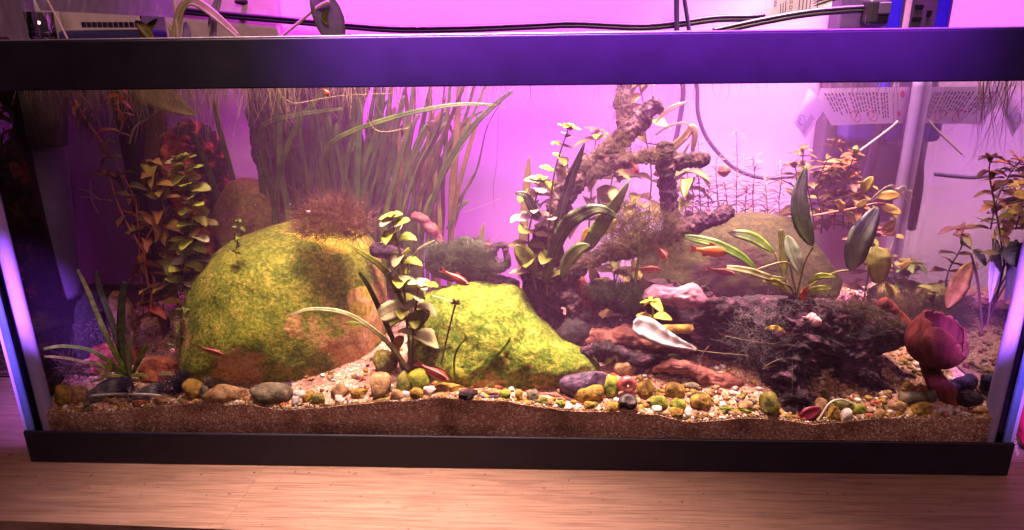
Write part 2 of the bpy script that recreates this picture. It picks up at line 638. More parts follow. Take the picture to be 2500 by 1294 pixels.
# sand ---------------------------------------------------------------
_sp = [(20, 1012), (180, 1016), (300, 1002), (480, 985), (600, 990), (690, 1004), (800, 996), (900, 986), (1010, 976), (1080, 972),
       (1150, 980), (1230, 982), (1300, 990), (1370, 1002), (1450, 1010), (1520, 1012), (1600, 1014), (1690, 1032), (1780, 1026), (1900, 1026),
       (1980, 1038), (2080, 1030), (2160, 1022), (2250, 1026), (2330, 1022), (2440, 1022)]
_sx = np.array([P(u, v, IY0)[0] for u, v in _sp])
_sz = np.array([P(u, v, IY0)[2] for u, v in _sp])


def sand_z(x, y):
    t = max(0.0, (y - IY0) / (IY1 - IY0))
    zf = float(np.interp(x, _sx, _sz))
    zm = 0.052
    k = min(1.0, t / 0.25)
    z = zf * (1 - k) + zm * k + 0.030 * t ** 1.3
    return z + 0.0012 * noise.noise(Vector((x * 60, y * 60, 3))) + 0.002 * noise.noise(Vector((x * 18, y * 18, 9)))


def S(u, v):
    """where the ray through a pixel meets the sand"""
    y = IY0
    while y < IY1:
        p = P(u, v, y)
        if p.z <= sand_z(p.x, y): return p
        y += 0.001
    return P(u, v, IY1)


def on_sand(u, Y):
    """point on the sand in picture column u at depth Y"""
    lo, hi = 300, 1300
    for _ in range(40):
        mid = (lo + hi) / 2
        p = P(u, mid, Y)
        if p.z > sand_z(p.x, Y): lo = mid
        else: hi = mid
    return P(u, mid, Y)


def sand_mat():
    mt, nt, nd, lk, b = nodes_of('sand')
    tc = nd.new('ShaderNodeTexCoord')
    vo = nd.new('ShaderNodeTexVoronoi'); vo.inputs['Scale'].default_value = 900
    lk.new(tc.outputs['Object'], vo.inputs['Vector'])
    sp = nd.new('ShaderNodeSeparateColor')
    lk.new(vo.outputs['Color'], sp.inputs[0])
    rp = ramp(nd, [(0.0, (0.14, 0.06, 0.045)), (0.10, (0.36, 0.17, 0.125)), (0.5, (0.50, 0.26, 0.185)), (0.85, (0.66, 0.38, 0.28)), (0.93, (0.92, 0.82, 0.72))])
    lk.new(sp.outputs[0], rp.inputs['Fac'])
    nz = nd.new('ShaderNodeTexNoise'); nz.inputs['Scale'].default_value = 34; nz.inputs['Detail'].default_value = 7
    lk.new(tc.outputs['Object'], nz.inputs['Vector'])
    r2 = ramp(nd, [(0.34, (0.42, 0.34, 0.32)), (0.47, (0.8, 0.74, 0.74)), (0.6, (1, 1, 1))])
    lk.new(nz.outputs['Fac'], r2.inputs['Fac'])
    ml = nd.new('ShaderNodeMix'); ml.data_type = 'RGBA'; ml.blend_type = 'MULTIPLY'; ml.inputs['Factor'].default_value = 1
    lk.new(rp.outputs[0], ml.inputs[6]); lk.new(r2.outputs[0], ml.inputs[7])
    lk.new(ml.outputs[2], b.inputs['Base Color'])
    b.inputs['Roughness'].default_value = 0.7
    bp = nd.new('ShaderNodeBump'); bp.inputs['Strength'].default_value = 0.7; bp.inputs['Distance'].default_value = 0.0008
    lk.new(vo.outputs['Distance'], bp.inputs['Height']); lk.new(bp.outputs[0], b.inputs['Normal'])
    return mt


MT['sand'] = sand_mat()
NX, NY = 260, 70
V, F = [], []
for j in range(NY):
    y = IY0 + 0.0008 + (IY1 - IY0 - 0.0016) * (j / (NY - 1)) ** 1.3
    for i in range(NX):
        x = -IX + 0.0006 + (2 * IX - 0.0012) * i / (NX - 1)
        z = sand_z(x, y)
        z += 0.0007 * noise.noise(Vector((x * 400, y * 400, 1)))
        V.append((x, y, z))
for j in range(NY - 1):
    for i in range(NX - 1):
        a = j * NX + i
        F.append((a, a + 1, a + NX + 1, a + NX))
base = len(V)
for i in range(NX): V.append((V[i][0], V[i][1], 0.0062))
for i in range(NX - 1): F.append((base + i, base + i + 1, i + 1, i))
tag(mk('sand', V, F, MT['sand'], smooth=False), 'pinkish tan sand bed banked against the front glass', kind='stuff')
# ------------------------------------------------------------------ boulders and stones
MT['boulder'] = rock_mat('algae_boulder',
    [(0.30, (0.16, 0.07, 0.02)), (0.42, (0.34, 0.16, 0.06)), (0.5, (0.52, 0.27, 0.10)), (0.62, (0.66, 0.42, 0.22))],
    [(0.34, (0.05, 0.07, 0.003)), (0.44, (0.085, 0.115, 0.008)), (0.52, (0.18, 0.195, 0.014)), (0.62, (0.40, 0.32, 0.06))], cover=0.72, scale=18, fine=340, bump=0.9)
MT['boulder_green'] = rock_mat('green_boulder',
    [(0.32, (0.20, 0.10, 0.02)), (0.45, (0.40, 0.24, 0.06)), (0.55, (0.62, 0.42, 0.14)), (0.65, (0.75, 0.55, 0.3))],
    [(0.34, (0.04, 0.08, 0.003)), (0.44, (0.065, 0.11, 0.006)), (0.52, (0.14, 0.175, 0.012)), (0.62, (0.38, 0.32, 0.06))], cover=0.85, scale=26, fine=340, bump=0.9)
MT['lava'] = mat('lava_rock', [(0.40, (0.008, 0.004, 0.005)), (0.48, (0.04, 0.010, 0.007)), (0.53, (0.42, 0.075, 0.022)), (0.62, (0.78, 0.27, 0.07)), (0.75, (0.85, 0.42, 0.2))], scale=38, rough=0.8, bump=0.9, bscale=220, bdist=0.004)
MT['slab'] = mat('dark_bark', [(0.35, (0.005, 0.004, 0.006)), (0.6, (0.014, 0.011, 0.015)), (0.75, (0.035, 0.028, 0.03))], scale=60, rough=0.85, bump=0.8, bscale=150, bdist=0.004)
MT['brownstone'] = rock_mat('brown_stone', [(0.32, (0.05, 0.025, 0.01)), (0.5, (0.13, 0.065, 0.026)), (0.65, (0.24, 0.13, 0.05))],
    [(0.32, (0.05, 0.036, 0.006)), (0.5, (0.13, 0.09, 0.013)), (0.65, (0.22, 0.16, 0.03))], cover=0.5, scale=25)
MT['redstone'] = rock_mat('mossy_back_stone', [(0.32, (0.016, 0.007, 0.008)), (0.5, (0.04, 0.016, 0.016)), (0.65, (0.08, 0.034, 0.026))],
    [(0.32, (0.012, 0.012, 0.003)), (0.5, (0.032, 0.03, 0.007)), (0.65, (0.085, 0.06, 0.014))], cover=0.55, scale=16)


def pal(name, a, b_, c, scale=120, bump=0.35, rough=0.6, spec=0.35):
    MT[name] = mat('stone_' + name, [(0.34, tuple(q * 0.45 for q in a)), (0.43, tuple(q * 0.8 for q in a)), (0.52, tuple(q * 0.8 for q in b_)), (0.66, tuple(q * 0.85 for q in c))], scale=scale, detail=9, nrough=0.72, rough=rough, bump=0.8, bscale=scale * 3, bdist=0.002, spec=spec)


pal('ochre', (0.16, 0.08, 0.008), (0.42, 0.24, 0.03), (0.62, 0.40, 0.08))
pal('tan', (0.22, 0.11, 0.05), (0.46, 0.26, 0.12), (0.64, 0.42, 0.24))
pal('olive', (0.07, 0.07, 0.01), (0.22, 0.19, 0.03), (0.40, 0.33, 0.08))
pal('lime', (0.10, 0.13, 0.008), (0.28, 0.30, 0.02), (0.50, 0.42, 0.06))
pal('grey', (0.10, 0.08, 0.06), (0.22, 0.17, 0.11), (0.36, 0.28, 0.17))
pal('white', (0.55, 0.44, 0.44), (0.76, 0.66, 0.64), (0.88, 0.80, 0.76), scale=50)
pal('purple', (0.05, 0.025, 0.06), (0.12, 0.06, 0.14), (0.24, 0.13, 0.24), rough=0.35)
pal('slate', (0.05, 0.04, 0.055), (0.12, 0.10, 0.12), (0.22, 0.18, 0.19))
pal('rust', (0.16, 0.03, 0.015), (0.42, 0.10, 0.045), (0.62, 0.22, 0.10))
pal('amber', (0.12, 0.02, 0.006), (0.34, 0.07, 0.015), (0.60, 0.20, 0.04), rough=0.2)
pal('dark', (0.012, 0.008, 0.012), (0.035, 0.022, 0.03), (0.08, 0.05, 0.06), bump=0.9)

V, F = inflate([(437, 900), (440, 800), (458, 720), (490, 655), (535, 610), (580, 582), (640, 558), (700, 542), (760, 536), (830, 545), (885, 562),
                (918, 600), (935, 650), (942, 720), (938, 800), (928, 870), (900, 915), (850, 950), (780, 975), (690, 985), (590, 980), (500, 965), (450, 940)],
               0.105, 0.068, 0.055, rings=64, seg=260, amp=0.0028, scale=22, octaves=9)
boulder = tag(mk('boulder', V, F, MT['boulder']), 'largest rounded boulder, coated in yellow green algae', 'rock')
V, F = inflate([(1000, 900), (1005, 800), (1030, 735), (1075, 705), (1130, 692), (1200, 688), (1265, 703), (1305, 755), (1365, 815), (1425, 848), (1462, 882),
                (1474, 920), (1450, 965), (1370, 985), (1290, 990), (1200, 990), (1100, 985), (1030, 960)],
               0.080, 0.052, 0.05, rings=56, seg=240, amp=0.0042, scale=36, octaves=9, seed=2)
tag(mk('boulder', V, F, MT['boulder_green']), 'sloping green algae boulder beside the pale bacopa stem', 'rock')

STONES = [
    ('lava_rock', [(378, 360), (388, 325), (440, 300), (490, 303), (530, 330), (555, 375), (560, 430), (556, 520), (560, 640), (520, 720), (450, 720), (430, 600), (420, 500), (392, 430)],
     0.165, 0.024, 0.008, 'lava', 'porous red and black lava rock standing behind the stem plants', 'rock', 44, 120),
    ('bark_slab', [(612, 190), (604, 230), (600, 280), (616, 330), (612, 370), (628, 410), (632, 450), (640, 540), (660, 640), (760, 670), (880, 640), (905, 520), (900, 400), (880, 320), (890, 250), (880, 190)],
     0.182, 0.010, 0.006, 'slab', 'upright black bark slab behind the tall grass blades', 'bark', 40, 140),
    ('stone', [(522, 520), (538, 460), (590, 436), (650, 446), (700, 470), (716, 520), (700, 600), (600, 640), (530, 640)],
     0.158, 0.03, 0.02, 'brownstone', 'brown stone between the red lava rock and largest boulder', 'rock', 30, 100),
    ('stone', [(1535, 740), (1552, 650), (1600, 582), (1680, 548), (1760, 526), (1850, 520), (1950, 535), (2030, 572), (2066, 625), (2070, 720), (2000, 780), (1700, 790), (1560, 790)],
     0.150, 0.035, 0.03, 'redstone', 'broad dark reddish stone behind the mossy log and fish', 'rock', 40, 150),
    ('stone', [(1440, 780), (1466, 738), (1525, 722), (1568, 742), (1590, 800), (1560, 840), (1470, 840)],
     0.118, 0.022, 0.02, 'tan', 'tan stone under the green moss tuft in the middle', 'rock', 26, 80),
    ('stone', [(1388, 690), (1400, 656), (1420, 660), (1440, 700), (1462, 740), (1455, 790), (1400, 780)],
     0.105, 0.012, 0.012, 'rust', 'orange wedge shaped stone leaning on the branch foot', 'rock', 24, 72),
    ('stone', [(1350, 810), (1380, 776), (1425, 770), (1448, 792), (1444, 835), (1400, 850), (1360, 840)],
     0.082, 0.016, 0.016, 'dark', 'dark stone wedged behind the sloping green boulder', 'rock', 24, 72),
    ('stone', [(250, 770), (262, 720), (290, 708), (320, 735), (345, 790), (340, 850), (270, 850)],
     0.125, 0.016, 0.015, 'tan', 'pale stone standing behind the grassy plant', 'rock', 24, 72),
    ('stone', [(205, 880), (225, 848), (290, 836), (350, 852), (372, 890), (350, 930), (230, 930)],
     0.070, 0.018, 0.018, 'rust', 'flat reddish stone behind the base of the grassy plant', 'rock', 24, 72),
    ('stone', [(338, 910), (352, 880), (395, 868), (430, 884), (440, 910), (425, 945), (360, 945)],
     0.052, 0.014, 0.014, 'rust', 'red angular stone tucked beside the largest boulder', 'rock', 24, 72),
    ('stone', [(1362, 940), (1376, 915), (1410, 905), (1472, 902), (1478, 938), (1450, 965), (1390, 968)],  # dark lump added where the boulder foot has only a shaded nook
     0.030, 0.009, 0.012, 'purple', 'dark purple stone set in the foot of the sloping boulder', 'rock', 24, 72),
    ('stone', [(212, 975), (240, 935), (285, 908), (318, 918), (328, 950), (322, 985), (260, 992)],
     0.034, 0.010, 0.014, 'slate', 'purple slate piece in front of the grassy plant', 'rock', 20, 60),
    ('stone', [(318, 985), (340, 950), (385, 934), (415, 946), (432, 985), (400, 1005), (340, 1005)],
     0.030, 0.010, 0.014, 'slate', 'low grey slate hump right of the purple slate', 'rock', 20, 60),
    ('stone', [(2115, 735), (2130, 694), (2165, 692), (2200, 715), (2205, 760), (2150, 770)],
     0.155, 0.014, 0.014, 'olive', 'yellowish stone by the back corner of the tank', 'rock', 20, 60),
    ('stone', [(1610, 970), (1640, 905), (1720, 890), (1830, 905), (1890, 940), (1890, 990), (1760, 1000)],
     0.075, 0.02, 0.03, 'rust', 'low rusty stone half hidden by the twisted twig', 'rock', 24, 80),
    ('stone', [(2250, 960), (2210, 905), (2150, 890), (2090, 920), (2100, 980), (2180, 1000)],
     0.085, 0.02, 0.02, 'tan', 'brown stone in the shade behind the seed pod stem', 'rock', 24, 80),
    ('lava_stone', [(2322, 945), (2330, 922), (2365, 913), (2390, 920), (2388, 942), (2360, 958), (2330, 958)],
     S(2360, 955).y, 0.010, 0.010, 'dark', 'black knobbly lava stone lying on top of another by the side glass', 'rock', 24, 72),
    ('lava_stone', [(2335, 985), (2345, 955), (2370, 950), (2394, 962), (2392, 985), (2365, 995)],
     S(2365, 985).y, 0.010, 0.010, 'dark', 'lower black knobbly lava stone right of the seed pod stem', 'rock', 24, 72),
]
for k, (nm, ol, Y, tf, tb, mm, lab, cat, rg, sg) in enumerate(STONES):
    lum = nm in ('lava_rock', 'bark_slab', 'lava_stone')
    V, F = inflate(ol, Y, tf, tb, rings=rg, seg=sg, amp=0.0075 if nm == 'lava_rock' else (0.003 if lum else 0.002), scale=90 if lum else 45, octaves=6, seed=k + 3, power=0.8)
    if not lum: V = facet(V, k + 50, 10, 0.74, 0.97)
    tag(mk(nm, V, F, MT[mm]), lab, cat)

# pebbles: u, v of the middle, width and height in pixels, colour, label
PEB = [
    (158, 966, 52, 42, 'ochre', 'brownish yellow pebble at the dim corner end of the pebble row'),
    (193, 965, 46, 40, 'tan', 'blocky tan pebble beside the purple slate'),
    (283, 980, 36, 14, 'tan', 'thin flat tan pebble under the pink twig'),
    (338, 984, 38, 20, 'rust', 'pinkish rusty pebble below the low slate hump'),
    (405, 978, 62, 20, 'tan', 'orange tan pebble under the end of the pink twig'),
    (124, 1011, 28, 11, 'tan', 'lone flat pebble pressed on the glass in the dim corner'),
    (472, 951, 54, 42, 'ochre', 'bright yellow pebble beside the dark violet moss tufts'),
    (497, 957, 20, 36, 'grey', 'narrow grey pebble squeezed beside the bright yellow one'),
    (526, 925, 66, 40, 'grey', 'greyish green pebble resting at the foot of the largest boulder'),
    (572, 922, 42, 38, 'purple', 'smooth round violet pebble touching the largest boulder'),
    (560, 962, 112, 44, 'tan', 'wide tan stone with crusty yellow lower edge'),
    (600, 938, 20, 18, 'tan', 'small pointed pebble above the wide tan stone'),
    (665, 961, 106, 46, 'grey', 'long smooth greyish brown oval pebble with shaded underside'),
    (733, 962, 26, 18, 'white', 'pinkish white pebble top most of the small pile'),
    (722, 978, 22, 20, 'white', 'pale pink pebble at the end of the long oval pebble'),
    (748, 972, 22, 18, 'ochre', 'small orange pebble in the small pile'),
    (777, 973, 34, 26, 'olive', 'round olive pebble beside the small pale pile'),
    (830, 955, 42, 32, 'tan', 'dull tan pebble below the largest boulder'),
    (826, 974, 20, 20, 'white', 'white pebble next to the dull tan one under the boulder'),
    (873, 960, 38, 22, 'ochre', 'rectangular yellow pebble left of the tall tan block'),
    (926, 940, 54, 58, 'tan', 'tall tan block shaped pebble standing on end'),
    (940, 886, 58, 54, 'olive', 'big olive stone behind the tall tan block'),
    (985, 935, 32, 48, 'olive', 'olive brown upright pebble left of the green one'),
    (1023, 928, 48, 48, 'lime', 'bright green pebble at the foot of the bacopa stem'),
    (968, 962, 34, 24, 'tan', 'tan and orange pebble in front of the olive upright one'),
    (1060, 893, 54, 32, 'ochre', 'orange pebble above the fish near the gravel'),
    (988, 963, 30, 14, 'white', 'flat pinkish white pebble in front of the upright pebbles'),
    (1020, 961, 36, 24, 'ochre', 'yellow pointed pebble below the bright green one'),
    (1048, 953, 30, 20, 'white', 'rounded white pebble near the yellow pointed one'),
    (1096, 947, 70, 18, 'ochre', 'long thin mustard pebble leading to the dark bark bit'),
    (1128, 902, 70, 72, 'lime', 'green egg shaped stone leaning on the sloping boulder'),
    (1200, 958, 54, 14, 'tan', 'thin orange tan pebble behind the purple stick'),
    (1234, 962, 30, 24, 'lime', 'lime yellow pebble at the tip of the purple stick'),
    (1266, 964, 22, 24, 'ochre', 'yellow pebble beside the little white ones'),
    (1302, 967, 30, 28, 'grey', 'brown grey pebble at the start of the thin red twig'),
    (1324, 978, 26, 22, 'olive', 'olive pebble just under the thin red twig'),
    (1345, 985, 18, 15, 'tan', 'round peach pebble under the middle of the red twig'),
    (1370, 987, 24, 18, 'lime', 'green pebble beside the round cream one'),
    (1388, 993, 22, 15, 'white', 'round cream pebble near the sand edge'),
    (1436, 961, 76, 40, 'ochre', 'golden pebble in front of the dark purple nook'),
    (1440, 990, 30, 20, 'ochre', 'orange pebble below the golden one'),
    (1490, 945, 38, 48, 'lime', 'slanting yellow green stone beside the ring shaped snail'),
    (1494, 994, 32, 24, 'ochre', 'orange yellow pebble left of the dark snail'),
    (1525, 898, 58, 36, 'tan', 'brown pyramid pebble behind the ring shaped snail'),
    (1560, 905, 28, 20, 'purple', 'shiny pink violet oval pebble by the twisted twig'),
    (1576, 950, 40, 36, 'ochre', 'golden brown slanted pebble right of the ring shaped snail'),
    (1606, 982, 46, 28, 'lime', 'flat green topped pebble right of the dark snail'),
    (1646, 953, 50, 30, 'ochre', 'deep orange pebble below the twisted twig'),
    (1682, 942, 52, 18, 'grey', 'long dull pebble in the shade of the twisted twig'),
    (1602, 998, 24, 18, 'white', 'round white pebble below the flat green topped one'),
    (1655, 990, 38, 26, 'lime', 'pale yellow pebble in the middle of the gravel'),
    (1648, 1008, 42, 24, 'ochre', 'egg shaped yellow pebble at the sand edge'),
    (1680, 1006, 20, 24, 'white', 'sparkling white quartz pebble beside the egg shaped one'),
    (1713, 980, 54, 38, 'ochre', 'speckled golden pebble under a pale grass blade'),
    (1765, 993, 18, 15, 'white', 'pinkish white pebble left of the little grass tuft'),
    (1820, 992, 34, 24, 'tan', 'peach pebble right of the little grass tuft'),
    (1876, 985, 48, 56, 'olive', 'tall pointed olive yellow stone beside the dark wood knot'),
    (2004, 996, 30, 40, 'tan', 'tan upright pebble behind the magenta leaf'),
    (2062, 990, 54, 26, 'olive', 'dark olive pebble under the white curved stem'),
    (2036, 1010, 32, 28, 'ochre', 'orange pebble between the white stem and white pebble'),
    (2067, 1014, 30, 34, 'white', 'bright white upright pebble among the orange ones'),
    (2098, 1000, 36, 26, 'lime', 'yellow green pebble right of the bright white one'),
    (2022, 1028, 36, 20, 'ochre', 'mossy yellow pebble at the lower edge by the white stem'),
    (2050, 1031, 24, 16, 'rust', 'small rusty pebble under the bright white one'),
    (2120, 1018, 38, 16, 'rust', 'crusty orange pebble with black algae'),
    (2146, 1012, 28, 30, 'tan', 'pale brown pebble by the little yellow sprout'),
    (2178, 1015, 22, 22, 'tan', 'peach round pebble right of the yellow sprout'),
    (2190, 995, 44, 26, 'tan', 'rough pinkish pebble above the yellow sprout'),
    (2224, 973, 74, 34, 'grey', 'long flat brown stone below the amber pebble'),
    (2244, 955, 34, 24, 'amber', 'glassy reddish amber pebble beside the seed pod stem'),
    (2272, 968, 30, 30, 'grey', 'triangular grey pebble touching the seed pod stem'),
    (2216, 944, 32, 18, 'ochre', 'small golden pebble behind the amber one'),
    (2165, 962, 26, 18, 'tan', 'half round pale pebble under the log root'),
    (2246, 1002, 54, 32, 'ochre', 'pyramid shaped mustard pebble before the seed pod stem'),
    (2304, 1004, 52, 24, 'white', 'cream pebble the small snail sits against'),
    (2390, 1002, 54, 18, 'tan', 'flat tan pebble near the side glass corner'),
]


def pebble_outline(u, v, wp, hp, r):
    n = r.choice((7, 8, 9))
    ph = r.uniform(0, 6)
    out = []
    for k in range(n):
        a = 2 * math.pi * k / n + r.uniform(-0.18, 0.18)
        q = r.uniform(0.9, 1.12)
        ca, sa = math.cos(a), math.sin(a)
        out.append((u + wp / 2 * q * math.copysign(abs(ca) ** 0.8, ca), v + hp / 2 * q * math.copysign(abs(sa) ** 0.8, sa)))
    return out


for k, (u, v, wp, hp, mm, lab) in enumerate(PEB):
    r = random.Random(k * 7 + 1)
    foot = S(u, min(v + hp * 0.5, 1038))
    rad = 0.5 * (wp + hp) / 2 * pxm(foot) * 0.95
    rad = min(rad, 0.020)
    Y = max(foot.y + rad * 0.45, IY0 + rad + 0.0012)
    V, F = inflate(pebble_outline(u, v, wp * 1.06, hp * 1.18, r), Y, rad, rad, rings=9, seg=26, amp=rad * 0.16, scale=0.5 / rad, octaves=4, seed=k, power=r.uniform(0.6, 0.95))
    V = facet(V, k + 100, 9, 0.70, 0.97)
    tag(mk('pebble', V, F, MT[mm]), lab, 'pebble', 'pebbles along the front of the sand')

# loose gravel between them
t = (1 + 5 ** 0.5) / 2
ICO_V = [Vector(v).normalized() for v in ((-1, t, 0), (1, t, 0), (-1, -t, 0), (1, -t, 0), (0, -1, t), (0, 1, t), (0, -1, -t), (0, 1, -t), (t, 0, -1), (t, 0, 1), (-t, 0, -1), (-t, 0, 1))]
ICO_F = [(0, 11, 5), (0, 5, 1), (0, 1, 7), (0, 7, 10), (0, 10, 11), (1, 5, 9), (5, 11, 4), (11, 10, 2), (10, 7, 6), (7, 1, 8), (3, 9, 4), (3, 4, 2), (3, 2, 6), (3, 6, 8), (3, 8, 9), (4, 9, 5), (2, 4, 11), (6, 2, 10), (8, 6, 7), (9, 8, 1)]
V, F, MI = [], [], []
gm = ['tan', 'ochre', 'white', 'grey', 'rust', 'olive', 'purple']
r = random.Random(5)
for k in range(11500):
    x = r.uniform(-IX + 0.006, IX - 0.006)
    dens = 1.0 if k > 9000 else 0.30 if x < -0.05 else (0.6 if x < 0.08 else 1.0)
    if r.random() > dens: continue
    y = IY0 + 0.003 + (IY1 - IY0 - 0.01) * r.random() ** 1.6
    s = r.choice((0.0007, 0.0009, 0.0012, 0.0016, 0.0022, 0.003)) * r.uniform(0.8, 1.25)
    if k > 9000:
        y = IY0; s *= 0.55
    if y - s * 1.3 < IY0 + 0.0006: y = IY0 + s * 1.3 + 0.0008
    c = Vector((x, y, sand_z(x, y) + s * 0.25))
    R = Matrix.Rotation(r.uniform(0, 6.3), 3, 'Z') @ Matrix.Rotation(r.uniform(-0.5, 0.5), 3, 'X')
    sc = Vector((r.uniform(0.8, 1.3), r.uniform(0.7, 1.1), r.uniform(0.5, 0.85)))
    n = len(V)
    for q in ICO_V:
        V.append(c + R @ Vector((q.x * sc.x, q.y * sc.y, q.z * sc.z)) * s * r.uniform(0.82, 1.12))
    mi = r.choices(range(7), (30, 22, 18, 8, 12, 10, 3))[0]
    for f in ICO_F:
        F.append((f[0] + n, f[1] + n, f[2] + n)); MI.append(mi)
g = mk('gravel', V, F, [MT[q] for q in gm])
g.data.polygons.foreach_set('material_index', MI)
tag(g, 'fine mixed gravel grains strewn over the sand', kind='stuff')

from mathutils.bvhtree import BVHTree


def bvh_of(ob):
    og = origin_of(ob)
    return BVHTree.FromPolygons([v.co + og for v in ob.data.vertices], [tuple(p.vertices) for p in ob.data.polygons])


def crust(ob, outline, th, mt_, name, rings=14, seg=50, seed=1):
    """raised crust lying on a stone: the outline's rays meet the stone, the shell stands th above it"""
    t_ = bvh_of(ob)
    cx = sum(p[0] for p in outline) / len(outline)
    cy_ = sum(p[1] for p in outline) / len(outline)
    o2 = catmull([(p[0], p[1], 0) for p in outline], seg, closed=True)
    V, F = [], []
    def hit(u, v, h):
        d = ray(u, v).normalized()
        loc, nn, i, dist = t_.ray_cast(CAMV, d)
        if loc is None: return None
        if nn.dot(d) > 0: nn = -nn
        return loc + nn * h
    V.append(hit(cx, cy_, th))
    for i in range(1, rings + 1):
        r_ = i / rings
        for q in o2:
            j = 1 + 0.30 * noise.noise(Vector((q.x * 0.05, q.y * 0.05, seed)))
            u, v = cx + (q.x - cx) * r_ * j, cy_ + (q.y - cy_) * r_ * j
            h = th * (1 - r_ ** 3) * (0.8 + 0.8 * noise.noise(Vector((u * 0.05, v * 0.05, seed + 5)))) - (0.0006 if i == rings else 0)
            V.append(hit(u, v, h) or V[-1])
    for k in range(seg):
        F.append((0, 1 + k, 1 + (k + 1) % seg))
    for i in range(rings - 1):
        for k in range(seg):
            k2 = (k + 1) % seg
            a_ = 1 + i * seg
            F.append((a_ + k, a_ + seg + k, a_ + seg + k2, a_ + k2))
    o = mk(name, V, F, mt_, ob)
    return o


MT['bare_rock'] = rock_mat('bare_rock', [(0.34, (0.30, 0.12, 0.05)), (0.45, (0.55, 0.28, 0.12)), (0.55, (0.72, 0.42, 0.24)), (0.65, (0.80, 0.55, 0.4))],
    [(0.34, (0.20, 0.14, 0.01)), (0.5, (0.40, 0.30, 0.03)), (0.65, (0.6, 0.45, 0.1))], cover=0.5, scale=40)


def algae_fuzz(ob, n, mats, L=0.0022, rad=0.00016, seed=1, zmin=0.0):
    """short algae strands growing on a boulder, one part of it"""
    r = random.Random(seed)
    me = ob.data
    og = origin_of(ob)
    polys = [p for p in me.polygons if p.normal.y < 0.35 and p.center.z + og.z > zmin]
    ws = [p.area for p in polys]
    V, F, MI = [], [], []
    for p in r.choices(polys, ws, k=n):
        vs = [me.vertices[i].co for i in p.vertices]
        w_ = [r.random() + 0.05 for _ in vs]
        sw = sum(w_)
        c = Vector((0, 0, 0))
        for a_, q in zip(w_, vs): c += q * (a_ / sw)
        dens = noise.noise((c + og) * 38) + 0.6 * noise.noise((c + og) * 120)
        if dens < r.uniform(-0.5, 0.45): continue
        d = (p.normal + Vector((r.gauss(0, .55), r.gauss(0, .55), r.gauss(0, .55) + 0.25))).normalized()
        x = d.orthogonal().normalized() * rad
        y = d.cross(x).normalized() * rad
        l_ = L * r.uniform(0.4, 1.3)
        b_ = Vector((r.gauss(0, .4), r.gauss(0, .4), r.gauss(0, .4))) * l_
        c = c + og
        n0 = len(V)
        for t_, k_ in ((-0.1, 1.0), (0.5, 0.8)):
            q = c + d * l_ * t_ + b_ * t_ * t_
            V += [q + x * k_, q - x * 0.5 * k_ + y * k_, q - x * 0.5 * k_ - y * k_]
        V.append(c + d * l_ + b_)
        F += [(n0, n0 + 1, n0 + 4, n0 + 3), (n0 + 1, n0 + 2, n0 + 5, n0 + 4), (n0 + 2, n0, n0 + 3, n0 + 5), (n0 + 3, n0 + 4, n0 + 6), (n0 + 4, n0 + 5, n0 + 6), (n0 + 5, n0 + 3, n0 + 6)]
        MI += [r.randrange(len(mats))] * 6
    o = mk('algae', V, F, mats, ob)
    o.data.polygons.foreach_set('material_index', MI)
    o['kind'] = 'stuff'
    return o


MT['alga_green'] = plain('alga_green', (0.09, 0.12, 0.01), 0.8)
MT['alga_yellow'] = plain('alga_yellow', (0.24, 0.20, 0.02), 0.8)
MT['alga_tan'] = plain('alga_tan', (0.46, 0.32, 0.08), 0.8)
b2nd = [o for o in scene.objects if o.name.startswith('boulder')]
algae_fuzz(boulder, 16000, [MT['alga_green'], MT['alga_yellow'], MT['alga_yellow'], MT['alga_tan']], L=0.0022, seed=3)
algae_fuzz([o for o in b2nd if o is not boulder][0], 15000, [MT['alga_green'], MT['alga_green'], MT['alga_yellow'], MT['alga_yellow']], L=0.0024, seed=4)

crust(boulder, [(722, 566), (760, 548), (820, 545), (880, 560), (905, 585), (880, 612), (830, 625), (790, 618), (770, 596), (735, 585)], 0.0008, MT['bare_rock'], 'bare_patch', seed=2)['label'] = 'bare pinkish scar on top'
crust(boulder, [(860, 700), (900, 690), (925, 740), (915, 820), (890, 860), (860, 830), (850, 760)], 0.0005, MT['bare_rock'], 'bare_patch', seed=7)
# ------------------------------------------------------------------ wood
MT['branch'] = mat('crusty_branch', [(0.34, (0.012, 0.005, 0.009)), (0.46, (0.036, 0.015, 0.023)), (0.55, (0.095, 0.04, 0.058)), (0.68, (0.24, 0.11, 0.15))], scale=170, rough=0.9, bump=1.0, bscale=260, bdist=0.004)
MT['oldwood'] = mat('sodden_wood', [(0.40, (0.007, 0.003, 0.007)), (0.50, (0.022, 0.007, 0.018)), (0.58, (0.08, 0.025, 0.058)), (0.70, (0.28, 0.10, 0.20))], scale=70, rough=0.75, bump=1.0, bscale=130, bdist=0.005, stretch=(1, 1, 2.5), dist=1.2)  # palest stops paint pink purple lamp highlights onto the wood
MT['redwood'] = mat('red_twig', [(0.32, (0.05, 0.012, 0.012)), (0.48, (0.20, 0.055, 0.05)), (0.6, (0.36, 0.12, 0.10)), (0.74, (0.50, 0.22, 0.17))], scale=60, rough=0.6, bump=1.0, bscale=110, bdist=0.004, stretch=(0.35, 1.6, 1.6), dist=1.5)
MT['lit_pinkwood'] = mat('pink_lit_wood', [(0.3, (0.12, 0.04, 0.09)), (0.5, (0.38, 0.15, 0.27)), (0.68, (0.58, 0.30, 0.40))], scale=40, rough=0.6, bump=0.8, bscale=110, bdist=0.003, stretch=(0.4, 1.5, 1.5), dist=0.8)  # pink light on top of the log, put into the wood colour


